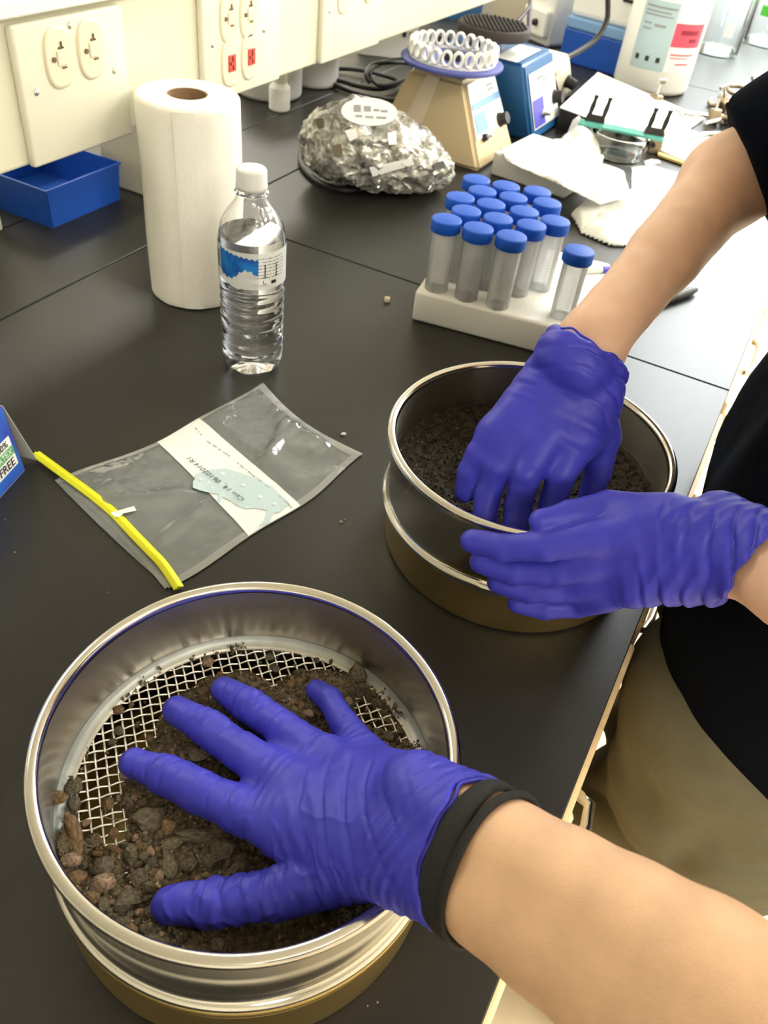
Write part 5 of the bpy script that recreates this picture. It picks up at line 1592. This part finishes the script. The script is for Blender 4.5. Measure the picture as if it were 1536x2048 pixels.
decal('dark_part', [(664, 292), (682, 288), (686, 312), (668, 314)], MT['stone_a'])
decal('metal_strip', [(868, 348), (900, 338), (902, 346), (870, 356)], MT['chrome']); decal('metal_strip', [(868, 360), (905, 350), (906, 357), (870, 366)], MT['chrome'])

# ------------------------------------------------------------------ black power cords
def cord(name, label, pts, r=.0034):
    o = obj(name, tube_bm(spline(pts, 10), r, 10), MT['cord'], None, True)
    return tag(o, label, 'cord')
cord('power_cord', 'black cord looping out at the left of the crumpled parts bag', [at(760, 352, .006), at(705, 380, .006), at(655, 372, .005), at(622, 352, .005), at(602, 325, .006), at(604, 302, .009), at(622, 292, .009), at(650, 300, .008), at(680, 320, .006)], .0046)
cord('power_cord', 'thick black cord coiled behind the parts bag', [at(640, 150, .006), at(668, 138, .007), at(720, 140, .012), at(772, 152, .014), at(800, 165, .012), at(760, 178, .010), at(715, 172, .010), at(680, 162, .012), at(645, 158, .008), at(700, 182, .006), at(760, 196, .010), at(800, 200, .012), at(835, 185, .008)], .0045)
cord('power_cord', 'black cord bundle looped in the air beside the beige mixer', [at(740, 165, .025), at(732, 150, .035), at(745, 130, .045), at(785, 125, .050), at(825, 130, .040), at(812, 155, .030), at(770, 172, .025), at(745, 160, .028), at(742, 140, .040), at(775, 122, .048), at(822, 118, .050), at(845, 112, .046)], .0042)
cord('power_cord', 'black cord hanging behind the blue mixer, in front of the white instrument', [at(1213, -60, d=1.62), at(1216, 10, d=1.66), at(1212, 45, d=1.68), at(1190, 80, d=1.68), at(1158, 102, d=1.66), at(1132, 116, d=1.64)], .0055)

# ------------------------------------------------------------------ tube mixers
def mixer(name, label, fl, fr, top_h, tfl, tfr, depth_b, depth_t, body, side, group='vortex mixers'):
    """front bottom corners fl, fr; front top corners tfl, tfr (world)"""
    t = thing(name, label, 'mixer', (0, 0, 0))
    fl, fr, tfl, tfr = [Vector(q) for q in (fl, fr, tfl, tfr)]
    back = Vector((-1, 0, 0)); ax_ = (fr - fl).normalized(); back = Vector((-ax_.y, ax_.x, 0))
    if back.x > 0: back = -back
    b = bmesh.new()
    lo = [fl, fr, fr + back * depth_b, fl + back * depth_b]; hi = [tfl, tfr, tfr + back * depth_t, tfl + back * depth_t]
    v0 = [b.verts.new(q) for q in lo]; v1 = [b.verts.new(q) for q in hi]
    b.faces.new(v0[::-1]); b.faces.new(v1)
    for i in range(4): b.faces.new((v0[i], v0[(i + 1) % 4], v1[(i + 1) % 4], v1[i]))
    bmesh.ops.recalc_face_normals(b, faces=b.faces)
    bmesh.ops.bevel(b, geom=list(b.edges), offset=.006, segments=3, affect='EDGES')
    obj('housing', b, body, t, True, .6)
    def front(u, v, lift=.0006):
        p = (fl * (1 - u) + fr * u) * (1 - v) + (tfl * (1 - u) + tfr * u) * v
        n_ = (fr - fl).cross(tfl - fl).normalized()
        if n_.x < 0: n_ = -n_
        return p + n_ * lift
    return t, front, (tfl + tfr + (tfl + back * depth_t) + (tfr + back * depth_t)) / 4, back
def fpatch(name, front, u0, u1, v0, v1, mat, parent, lift=.0012, skew=0.0):
    return slabq(name, [front(u0, v0, lift), front(u1, v0 + skew, lift), front(u1, v1 + skew, lift), front(u0, v1, lift)], .0004, mat, parent)
def knob(front, u, v, r, L, mat, parent, name='knob'):
    p = front(u, v, 0); q = front(u, v, 1); d = (q - p).normalized()
    R_ = Vector((0, 0, 1)).rotation_difference(d).to_matrix().to_4x4()
    return obj(name, lathe_bm([(0, 0), (r * 1.15, 0), (r * 1.1, L * .25), (r, L * .3), (r * .92, L), (0, L)], 24, mat=Matrix.Translation(p) @ R_), mat, parent, True, .7)
vf = np.array(at(958, 346, 0)); vr = np.array(at(1028, 298, 0))
m1, fr1_, top1, bk1 = mixer('vortex_mixer', 'beige bench mixer carrying a blue disc with white tube loops', vf, vr, .12, at(928, 165, .12), at(987, 136, .12), .205, .100, MT['beige'], None)
fpatch('front_label', fr1_, .06, .95, .34, .96, MT['panel_w'], m1)
fpatch('label_stripe', fr1_, .08, .93, .66, .74, MT['panel_lb'], m1, .0022)
fpatch('label_print', fr1_, .10, .42, .40, .62, MT['panel_lb'], m1, .0022)
fpatch('label_print', fr1_, .62, .80, .84, .87, MT['inkgrey'], m1, .0022); fpatch('label_print', fr1_, .62, .80, .79, .82, MT['inkgrey'], m1, .0022)
knob(fr1_, .78, .42, .0105, .017, MT['black_pl'], m1); knob(fr1_, .26, .33, .006, .008, MT['black_pl'], m1, 'switch'); knob(fr1_, .26, .33, .0025, .018, MT['chrome'], m1, 'switch_lever')
# masking tape on the shaded side
L_ = lambda u, v: (Vector(vf) + bk1 * .205 * u) * (1 - v) + (Vector(at(928, 165, .12)) + bk1 * .1 * u) * v
nm = Vector((0, -1, 0))
slabq('masking_tape', [L_(.60, .30) + nm * .001, L_(.80, .30) + nm * .001, L_(.66, .985) + nm * .001, L_(.42, .985) + nm * .001], .0004, MT['tape'], m1)
c1 = top1 + Vector((0, 0, .0))
obj('neck', lathe_bm([(0, 0), (.030, 0), (.022, .008), (.018, .02), (0, .02)], 32, mat=Matrix.Translation(c1)), MT['rubber'], m1, True, .8)
dc = Vector(at(905, 116, .150))
c1 = Vector((dc.x, dc.y, .141))
obj('disc', lathe_bm([(0, 0), (.060, -.002), (.080, .001), (.083, .004), (.083, .007), (.078, .0085), (0, .007)], 72, mat=Matrix.Translation(c1)), MT['disc'], m1, True, .8)
obj('hub_knob', lathe_bm([(0, .007), (.016, .007), (.015, .018), (.010, .021), (0, .021)], 24, mat=Matrix.Translation(c1)), MT['black_pl'], m1, True, .8)
NL = 24; RL = .0665
ringo = obj('loop_ring', lathe_bm([(RL - .0035, .0080), (RL + .0035, .0080), (RL + .0035, .0115), (RL - .0035, .0115)], 72, True, mat=Matrix.Translation(c1)), MT['white_pl'], m1, True, .8)
loop_me = None
for k in range(NL):
    a = 2 * math.pi * k / NL
    if loop_me is None:
        pts = [(0, .0070 * math.cos(t), .0098 * math.sin(t)) for t in np.linspace(0, 2 * math.pi, 18, endpoint=False)]
        o = obj('tube_loop', tube_bm(pts, .0025, 8, True), MT['white_pl'], m1, True); loop_me = o.data
    else:
        o = bpy.data.objects.new('tube_loop', loop_me); link(o, m1)
    o.location = c1 + Vector((RL * math.cos(a), RL * math.sin(a), .0220)); o.rotation_euler = (0, 0, a); o.scale = (2.2, 1, 1)

vf2 = np.array(at(1064, 286, 0)); vr2 = np.array(at(1122, 248, 0))
m2, fr2_, top2, bk2 = mixer('vortex_mixer', 'blue bench mixer with a black rubber platform, behind the beige one', vf2, vr2, .135, at(1047, 130, .132), at(1106, 98, .132), .225, .165, MT['bluebody'], None)
fpatch('front_label', fr2_, .10, .93, .14, .86, MT['panel_w'], m2)
fpatch('label_print', fr2_, .12, .46, .16, .52, MT['panel_b'], m2, .0022)
fpatch('label_print', fr2_, .34, .56, .74, .78, MT['inkgrey'], m2, .0022); fpatch('label_print', fr2_, .50, .66, .70, .73, MT['inkgrey'], m2, .0022)
knob(fr2_, .84, .42, .011, .019, MT['black_pl'], m2); knob(fr2_, .40, .30, .004, .016, MT['chrome'], m2, 'switch_lever'); knob(fr2_, .40, .30, .008, .005, MT['chrome'], m2, 'switch')
tA, tB = Vector(at(1047, 130, .132)), Vector(at(1106, 98, .132))
slabq('top_label', [tA + bk2 * .012 + Vector((0, 0, .0012)), tB + (tA - tB) * .2 + bk2 * .012 + Vector((0, 0, .0012)), tB + (tA - tB) * .2 + bk2 * .055 + Vector((0, 0, .0012)), tA + bk2 * .055 + Vector((0, 0, .0012))], .0004, MT['panel_w'], m2)
c2 = Vector(at(972, 86, .134)); c2.z = .132
obj('neck', lathe_bm([(0, 0), (.034, 0), (.028, .012), (.026, .024), (0, .024)], 32, mat=Matrix.Translation(c2)), MT['bluebody'], m2, True, .8)
c2p = Vector(at(995, 66, .163)); c2p = Vector((c2p.x * .6 + c2.x * .4, c2p.y * .6 + c2.y * .4, .154))
obj('rubber_platform', lathe_bm([(0, 0), (.050, -.001), (.062, .001), (.064, .004), (.064, .016), (.062, .018), (0, .018)], 64, mat=Matrix.Translation(c2p)), MT['rubber'], m2, True, .8)
nb = bmesh.new()
for i in range(-7, 8):
    for j in range(-7, 8):
        x, y = (i + .5 * (j % 2)) * .0085, j * .0074
        if x * x + y * y < .058 ** 2:
            k_ = bmesh.new(); bmesh.ops.create_cone(k_, cap_ends=True, segments=8, radius1=.0030, radius2=.0022, depth=.004); bmesh.ops.translate(k_, vec=c2p + Vector((x, y, .0195)), verts=k_.verts); merge(nb, k_)
tag(obj('platform_studs', nb, MT['rubber'], m2), kind='stuff')
# a small mixer further back, its knob peeping out right of the blue one
s_ = np.array(at(1098, 252, 0))
m3, fr3_, top3, bk3 = mixer('vortex_mixer', 'small pale mixer mostly hidden behind the blue one', np.array(at(1120, 205, 0)), np.array(at(1150, 190, 0)), .10, at(1098, 128, .105), at(1142, 108, .105), .14, .09, MT['cream2'], None)
knob(fr3_, .62, .45, .011, .02, MT['black_pl'], m3); knob(fr3_, .2, .75, .006, .004, MT['tape'], m3, 'switch')

# ------------------------------------------------------------------ things under the raceway
def jug_small(label, px, py, r, h, mat):
    p = at(px, py, 0)
    t = thing('plastic_jug', label, 'jug', (p.x, p.y + r * .7, 0))
    obj('jug_body', lathe_bm([(0, 0), (r - .006, 0), (r - .001, .003), (r, .008), (r, h * .8), (r * .8, h * .92), (r * .3, h), (0, h)], 48), mat, t, True, .9)
    obj('cap', lathe_bm([(0, h), (r * .34, h), (r * .34, h + .014), (r * .3, h + .016), (0, h + .016)], 32), MT['white_pl'], t, True, .9)
jug_small('round white jug standing behind the paper roll under the raceway', 512, 196, .062, .14, MT['cap_w'])
jug_small('round white jug under the raceway, behind the parts bag', 607, 172, .050, .14, MT['cap_w'])
p = at(557, 224, 0)
nz_ = thing('squeeze_bottle', 'small milky plastic bottle with a narrow neck in front of the white jugs', 'bottle', (p.x - .006, p.y + .012, 0))
MT['milky'] = M('milky_plastic', (0.80, 0.80, 0.74), 0.35, sss=0.0)
obj('bottle_body', lathe_bm([(0, 0), (.017, 0), (.0188, .002), (.0192, .005), (.0192, .036), (.0185, .040), (.0140, .0445), (.0132, .047), (0, .047)], 40), MT['milky'], nz_, True, .9)
obj('neck', lathe_bm([(0, .046), (.0130, .046), (.0130, .078), (.0120, .080), (0, .080)], 40), MT['milky'], nz_, True, .9)
# carton under the raceway
ca_, cb_ = Vector(at(715, 108, .0)), Vector(at(830, 122, .0))
d_ = cb_ - ca_
ct = thing('carton', 'white carton with dark lettering half hidden under the raceway', 'box', (ca_.x, ca_.y, 0), math.atan2(d_.y, d_.x))
obj('carton_body', box_bm(d_.length / 2, .06, .035, d_.length, .12, .07, .001, 1), MT['panel_w'], ct)
b = bmesh.new(); rt_ = random.Random(3)
for k in range(8): box_bm(.10 + k * .016, -.0006, .050, .011 * rt_.uniform(.6, 1), .001, .012 * rt_.uniform(.6, 1.1), bm=b)
tag(obj('carton_print', b, MT['ink'], ct), kind='stuff')
b = box_bm(.17, -.0006, .028, .12, .001, .004); obj('print_line', b, MT['redlabel'], ct)

# ------------------------------------------------------------------ white foam tray, paper and rags on the bench
def crumple(name, label, cat, poly_px, z0, h, mat, seed, n=120, amp=.012, freq=26, edge=.004):
    """paper or cloth with soft folds; outline given on the bench"""
    P_ = np.array([np.array(at(x, y, z0))[:2] for x, y in poly_px]); lo, hi = P_.min(0), P_.max(0)
    gx = np.linspace(lo[0], hi[0], n); gy = np.linspace(lo[1], hi[1], n)
    X, Y = np.meshgrid(gx, gy, indexing='ij'); pts = np.stack([X.ravel(), Y.ravel()], 1)
    d = -pdist(pts, P_)
    q = np.concatenate([pts, np.full((len(pts), 1), seed * 1.7)], 1)
    d = d + 0.003 * fbm(q * 28, 2)
    z = z0 + h * np.clip(d / (edge * 6), 0, 1) ** .6 + amp * (np.abs(fbm(q * freq, 3)) * 1.6) * np.clip(d / edge, 0, 1)
    keep = (d > 0).reshape(n, n); fq = keep[:-1, :-1] & keep[1:, :-1] & keep[1:, 1:] & keep[:-1, 1:]
    idx = np.arange(n * n).reshape(n, n)
    Q = np.stack([idx[:-1, :-1][fq], idx[1:, :-1][fq], idx[1:, 1:][fq], idx[:-1, 1:][fq]], 1)
    c = np.array([P_[:, 0].mean(), P_[:, 1].mean(), 0])
    V = np.concatenate([pts, z[:, None]], 1) - c
    us = np.unique(Q); rm = np.full(len(V), -1); rm[us] = np.arange(len(us))
    Vt = V[us]; Vb = Vt.copy(); Vb[:, 2] = np.maximum(z0 + .0002, Vt[:, 2] - .0012)
    Qt = rm[Q]; Qb = Qt[:, ::-1] + len(Vt)
    # close the rim
    e = {}
    for f_ in Qt:
        for i in range(4): e[(int(f_[i]), int(f_[(i + 1) % 4]))] = 1
    rim = [(a, b_) for (a, b_) in e if (b_, a) not in e]
    Qs = np.array([(b_, a, a + len(Vt), b_ + len(Vt)) for a, b_ in rim]) if rim else np.zeros((0, 4), int)
    o = quadobj(name, np.concatenate([Vt, Vb]), np.concatenate([Qt, Qb, Qs]), mat)
    o.location = c
    return tag(o, label, cat)
fA, fB = np.array(at(980, 348, 0)), np.array(at(1128, 398, 0))
fd = fB - fA
ft = thing('foam_tray', 'white foam slab right of the beige mixer with papers lying on it', 'tray', (fA[0], fA[1], 0), math.atan2(fd[1], fd[0]))
LX, LY, LH = float(np.linalg.norm(fd)), .145, .036
obj('slab', box_bm(LX / 2, LY / 2, LH / 2, LX, LY, LH, .003, 3), MT['foam'], ft, True, .9)
crumple('paper_towel', 'white paper towel spread over the foam slab', 'paper towel', [(1000, 296), (1080, 296), (1170, 318), (1250, 345), (1262, 395), (1200, 410), (1120, 372), (1075, 352), (1010, 322)], LH, .002, MT['paper'], 1, amp=.008)
crumple('paper_towel', 'crumpled white paper towel standing up behind the foam slab', 'paper towel', [(1098, 300), (1146, 262), (1178, 285), (1200, 318), (1160, 335)], .002, .020, MT['paper'], 2, amp=.022, freq=20)
crumple('paper_sheet', 'white paper sheet lying right of the crumpled towels, under the forearm', 'paper', [(1262, 335), (1300, 330), (1385, 352), (1380, 395), (1320, 420), (1262, 400)], .001, .002, MT['paper'], 3, amp=.004, freq=14)
MT['rag'] = M('translucent_bag_white', (0.88, 0.88, 0.82), 0.4, bump=.3, bscale=90)
crumple('crumpled_bag', 'crumpled white bag beside the foam tube rack', 'bag', [(1140, 432), (1168, 405), (1215, 392), (1300, 404), (1375, 425), (1370, 480), (1300, 498), (1220, 492), (1160, 468)], .0006, .020, MT['rag'], 4, amp=.012, freq=16, edge=.006)
# white board propped on a black box, sloping down to the bench at its right, and a loose pad
wA, wB, wC, wD = Vector(at(1120, 214, .042)), Vector(at(1196, 144, .040)), Vector(at(1410, 236, .004)), Vector(at(1330, 292, .003))
bx_ = thing('black_box', 'low black box under the raised end of the big white sheet', 'box', (0, 0, 0))
b = bmesh.new(); lo, hi = [], []
for q, f_ in ((wA, .04), (wB, .04), (wB + (wC - wB) * .22, 0), (wA + (wD - wA) * .22, 0)):
    cen = (wA + wB) / 2; s_ = q + (cen - q) * f_; lo.append(b.verts.new((s_.x, s_.y, 0))); hi.append(b.verts.new((s_.x, s_.y, s_.z - .003)))
b.faces.new(lo[::-1]); b.faces.new(hi)
for i in range(4): b.faces.new((lo[i], lo[(i + 1) % 4], hi[(i + 1) % 4], hi[i]))
bmesh.ops.recalc_face_normals(b, faces=b.faces); obj('box_body', b, MT['black_pl'], bx_)
ws = slabq('paper_sheet', [wA, wB, wC, wD], .0016, MT['paper'], None)
tag(ws, 'big white sheet propped on the low black box, behind the glass plate', 'paper')
wE = [Vector(at(x, y, .008)) for x, y in ((1322, 300), (1345, 244), (1448, 286), (1425, 345))]
ws2 = slabq('paper_sheet', wE, .005, MT['paper'], None); tag(ws2, 'white paper pad with a yellow edge right of the glass dish', 'paper')
slabq('yellow_edge', [Vector(at(1316, 303, .006)), Vector(at(1402, 333, .006)), Vector(at(1402, 338, .006)), Vector(at(1316, 308, .006))], .004, M('ochre', (.75, .55, .12), .5), ws2)

# ------------------------------------------------------------------ glass dish with a glass plate and clips on it
dcx = Vector(at(1232, 312, 0)); dr = .046
dh = .040
dz = thing('glass_dish', 'round clear glass dish under the glass plate', 'dish', (dcx.x, dcx.y, 0))
obj('dish_body', lathe_bm([(0, .0), (dr - .006, .0), (dr - .001, .003), (dr, .008), (dr, dh - .002), (dr + .0012, dh), (dr - .0020, dh), (dr - .0026, dh - .003), (dr - .0026, .009), (dr - .006, .0035), (0, .003)], 56), MT['glass'], dz, True, .9)
gA, gB = Vector(at(1157, 243, .046)), Vector(at(1328, 278, .046))
gd = gB - gA
gp_ = thing('glass_plate', 'narrow glass strip with teal edges laid across the dish', 'glass plate', (gA.x, gA.y, dh + .0005), math.atan2(gd.y, gd.x))
obj('plate', box_bm(gd.length / 2, .014, .002, gd.length, .030, .004, .0005, 1), MT['teal'], gp_)
def clip(label, px, py, k):
    p = at(px, py, dh + .006)
    t = thing('binder_clip', label, 'clip', (p.x, p.y, 0), math.atan2(gd.y, gd.x) + .1 * k, 'black clips on the glass plate')
    z0 = dh + .0048
    b = bmesh.new()
    vs = [(-.018, -.009, z0), (.018, -.009, z0), (.018, .009, z0), (-.018, .009, z0), (-.016, -.002, z0 + .010), (.016, -.002, z0 + .010), (.016, .002, z0 + .010), (-.016, .002, z0 + .010)]
    B = [b.verts.new(q) for q in vs]
    for f_ in ((3, 2, 1, 0), (0, 1, 5, 4), (1, 2, 6, 5), (2, 3, 7, 6), (3, 0, 4, 7), (4, 5, 6, 7)): b.faces.new([B[i] for i in f_])
    obj('clip_body', b, MT['black_pl'], t)
    for sx in (-1, 1):
        x = sx * .0125
        hb = bmesh.new()
        for z, hw_ in ((z0 + .009, .0034), (z0 + .022, .0044), (z0 + .034, .0030), (z0 + .041, .0042)):
            for (a_, c_) in ((-1, -1), (1, -1), (1, 1), (-1, 1)): hb.verts.new((x + a_ * hw_ + (z - z0) * .12, c_ * .0024 + (z - z0) * .10, z))
        hb.verts.ensure_lookup_table()
        for l in range(3):
            for i in range(4): hb.faces.new((hb.verts[l * 4 + i], hb.verts[l * 4 + (i + 1) % 4], hb.verts[l * 4 + 4 + (i + 1) % 4], hb.verts[l * 4 + 4 + i]))
        hb.faces.new([hb.verts[12 + i] for i in range(4)]); bmesh.ops.recalc_face_normals(hb, faces=hb.faces)
        obj('handle', hb, MT['black_pl'], t)
clip('black clip with two upright arms on the left end of the glass plate', 1190, 240, 0)
clip('black clip with two upright arms on the right end of the glass plate', 1308, 266, 1)
# dark block clamped at the right of the dish
kb = at(1306, 305, 0)
bl_ = thing('metal_block', 'brown metal block standing right of the glass dish', 'block', (kb.x, kb.y, 0), .3)
obj('block_body', box_bm(0, 0, .019, .022, .018, .038, .0015, 1), MT['bronze'], bl_); 
obj('bolt', lathe_bm([(0, 0), (.005, 0), (.005, .006), (0, .006)], 6, mat=Matrix.Translation((-.006, -.009, .016)) @ Matrix.Rotation(math.pi / 2, 4, 'X')), MT['dark'], bl_)
sc = crumple('paper_scrap', 'torn scrap of white paper in front of the metal block', 'paper', [(1285, 322), (1300, 318), (1318, 320), (1325, 326), (1305, 331), (1290, 330)], .0006, .001, MT['paper'], 6, n=40, amp=.003)

# ------------------------------------------------------------------ lab clamps lying in a heap at the right
def lab_clamp(label, px, py, rz, tilt, z=.012):
    p = at(px, py, z)
    t = thing('lab_clamp', label, 'clamp', (p.x, p.y, z), rz, 'lab clamps heaped on the bench'); t.rotation_euler = (tilt, 0, rz)
    obj('rod', lathe_bm([(0, -.05), (.0042, -.05), (.0042, .035), (0, .035)], 14, mat=Matrix.Rotation(math.pi / 2, 4, 'Y')), MT['chrome'], t, True, .8)
    obj('boss_head', box_bm(.038, 0, .002, .024, .022, .026, .004, 2), MT['bronze'], t)
    for s in (-1, 1):
        pts = spline([(.045, s * .008, 0), (.058, s * .020, .001), (.074, s * .019, .002), (.088, s * .007, .002)], 5)
        obj('jaw', tube_bm(pts, [.0046] * (len(pts) - 4) + [.0040, .0036, .0034, .003], 8), MT['bronze'], t, True)
    obj('screw_rod', lathe_bm([(0, 0), (.0026, 0), (.0026, .026), (0, .026)], 10, mat=Matrix.Translation((.038, 0, .012))), MT['chrome'], t, True, .8)
    obj('wing_nut', box_bm(.038, 0, .040, .005, .022, .010, .002, 2), MT['chrome'], t)
for a in (('bronze clamp with open jaws nearest the white sheet', 1335, 215, 2.6, .1), ('clamp with a bright wing nut left of the heap', 1392, 228, .4, -.2), ('upright clamp in the middle of the heap', 1440, 240, 1.2, .5), ('clamp leaning behind the middle of the heap', 1465, 222, 2.2, -.4),
          ('clamp lying crosswise at the right of the heap', 1495, 215, .2, .3), ('clamp half hidden by the navy sleeve', 1520, 235, 1.7, .2), ('farthest clamp of the heap at the edge of the picture', 1528, 198, 2.9, -.2), ('low clamp under the front of the heap', 1445, 268, .8, .1)):
    lab_clamp(*a)

# ------------------------------------------------------------------ white reagent jug with labels
jb = at(1281, 186, 0); JR = .084
J = thing('reagent_jug', 'large white reagent jug with a pale blue hazard label and a red label', 'jug', (jb.x, jb.y + JR * .9, 0))
def jr(r, z, a): return r
obj('jug_body', lathe_bm([(0, 0), (JR - .010, 0), (JR - .002, .004), (JR, .012), (JR, .215), (JR - .004, .225), (JR * .75, .255), (JR * .34, .280), (JR * .30, .300), (0, .300)], 64), MT['white_pl'], J, True, .9)
obj('cap', lathe_bm([(0, .300), (.030, .300), (.030, .325), (.027, .328), (0, .328)], 40), MT['white_pl'], J, True, .9)
ja = math.atan2(CAM[1] - J.location.y, CAM[0] - J.location.x)
def jwrap(name, mat, u0, u1, z0, z1, R, parent):
    return wrap(name, mat, ja + u0, ja + u1, z0, z1, R=R, n=16, m=2, parent=parent)
hz_ = jwrap('hazard_label', MT['haz'], -0.70, 0.22, .050, .180, JR + .0008, J)
rd_ = jwrap('red_label', MT['redlabel'], 0.24, 1.15, .100, .145, JR + .0008, J)
wl_ = jwrap('white_label', MT['panel_w'], 0.24, 1.15, .050, .100, JR + .0006, J)
for k, (u0, u1, z0, z1) in enumerate(((-.62, .16, .166, .170), (-.62, .05, .158, .161), (-.62, .12, .151, .154), (-.3, .0, .132, .137), (-.60, -.38, .135, .138), (-.60, -.35, .125, .128))): jwrap('label_line', MT['inkgrey'], u0, u1, z0, z1, JR + .0014, hz_)
for u in (-.58, -.30, -.02): jwrap('hazard_mark', MT['ink'], u, u + .10, .066, .076, JR + .0014, hz_)
for (u0, u1, z0, z1) in ((.42, .95, .124, .133), (.70, .95, .110, .117)): jwrap('label_word', M('dark_red_ink', (.30, .02, .05), .5), u0, u1, z0, z1, JR + .0014, rd_)
for (u0, u1, z0, z1) in ((.30, 1.0, .084, .087), (.32, .8, .078, .080), (.5, .9, .066, .069)): jwrap('label_line', MT['redlabel'], u0, u1, z0, z1, JR + .0014, wl_)
# ------------------------------------------------------------------ beakers
def beaker(label, px, py, r, h, tape=None, lab=True):
    p = at(px, py, 0)
    t = thing('beaker', label, 'beaker', (p.x, p.y + r * .8, 0))
    obj('glass_body', lathe_bm([(0, 0), (r - .006, 0), (r - .001, .003), (r, .008), (r, h - .006), (r + .003, h), (r + .0005, h), (r - .0024, h - .006), (r - .0024, .009), (r - .006, .0035), (0, .003)], 48), MT['glass'], t, True, .9)
    a = math.atan2(CAM[1] - t.location.y, CAM[0] - t.location.x)
    if lab: wrap('frosted_patch', MT['panel_w'], a + .1, a + .5, .050, .085, R=r + .0006, n=8, m=2, parent=t)
    if tape: wrap('green_tape', MT['green'], a - .7, a + .3, .075, .100, R=r + .0008, n=12, m=2, parent=t)
beaker('clear glass beaker right of the white reagent jug', 1424, 112, .058, .150)
beaker('clear beaker with green tape at the far right corner', 1524, 95, .062, .15, True, False)

# ------------------------------------------------------------------ far instruments at the top of the picture
iA, iB = Vector(at(1140, 128, 0)), Vector(at(1222, 152, 0))
idr = iB - iA
ins_ = thing('lab_instrument', 'white bench instrument on a blue base left of the reagent jug', 'instrument', (iA.x - .035, iA.y + .01, 0), math.atan2(idr.y, idr.x))
IL = .17
obj('blue_base', box_bm(IL / 2, .09, .036, IL, .18, .072, .004, 2), MT['bluebin'], ins_)
obj('pale_band', box_bm(IL / 2, .09, .084, IL, .182, .024, .004, 2), MT['panel_lb'], ins_)
obj('white_body', box_bm(IL / 2, .095, .160, IL, .17, .130, .012, 3), MT['white_pl'], ins_)
obj('display', box_bm(IL * .18, .008, .190, IL * .26, .004, .020, .001, 1), MT['dark'], ins_)
for k in range(5): obj('vent_slot', box_bm(IL * .84, .008, .150 + k * .012, IL * .22, .004, .006), MT['dark'], ins_)
jA, jB = Vector(at(1092, 92, .0)), Vector(at(1160, 122, .0))
ins2 = thing('lab_instrument', 'tall white instrument behind the small mixer', 'instrument', (jA.x - .075, jA.y + .03, 0), math.atan2((jB - jA).y, (jB - jA).x))
obj('white_body', box_bm(.05, .07, .15, .10, .14, .30, .010, 3), MT['white_pl'], ins2)
obj('front_step', box_bm(.05, -.008, .05, .09, .02, .06, .006, 2), MT['white_pl'], ins2); obj('knob', lathe_bm([(0, 0), (.008, 0), (.007, .01), (0, .01)], 16, mat=Matrix.Translation((.06, -.017, .05)) @ Matrix.Rotation(math.pi / 2, 4, 'X')), MT['black_pl'], ins2, True)
kA, kB = Vector(at(978, 38, .0)), Vector(at(1105, 78, .0))
cb2 = thing('cardboard_box', 'plain beige box standing at the far end under the raceway', 'box', (kA.x, kA.y, 0), math.atan2((kB - kA).y, (kB - kA).x))
obj('carton_body', box_bm((kB - kA).length / 2, .10, .16, (kB - kA).length, .20, .32, .002, 1), M('beige_card', (.62, .55, .42), .7), cb2)
bA, bB = Vector(at(905, 40, .0)), Vector(at(975, 25, .0))
bb_ = thing('blue_tray', 'flat blue tray under the raceway, left of the beige box', 'tray', (bA.x, bA.y, 0), math.atan2((bB - bA).y, (bB - bA).x))
bbm = bmesh.new(); shell_box(bbm, 0, .16, 0, .16, .06, .003, .004); obj('tray_body', bbm, MT['bluebody'], bb_)
cord('power_cord', 'dark purple cord with a fork standing against the beige box', [at(1061, -30, .17), at(1060, 10, .15), at(1058, 35, .145), at(1058, 62, .140)], .0042)
bpy.data.objects['power_cord.004'].data.materials[0] = M('aubergine_cord', (.03, .012, .035), .5)
fk = obj('cord_fork', tube_bm(spline([at(1060, 12, .151), at(1045, 32, .147), at(1028, 50, .142)], 6), .0036, 8), bpy.data.materials['aubergine_cord'], bpy.data.objects['power_cord.004'], True)
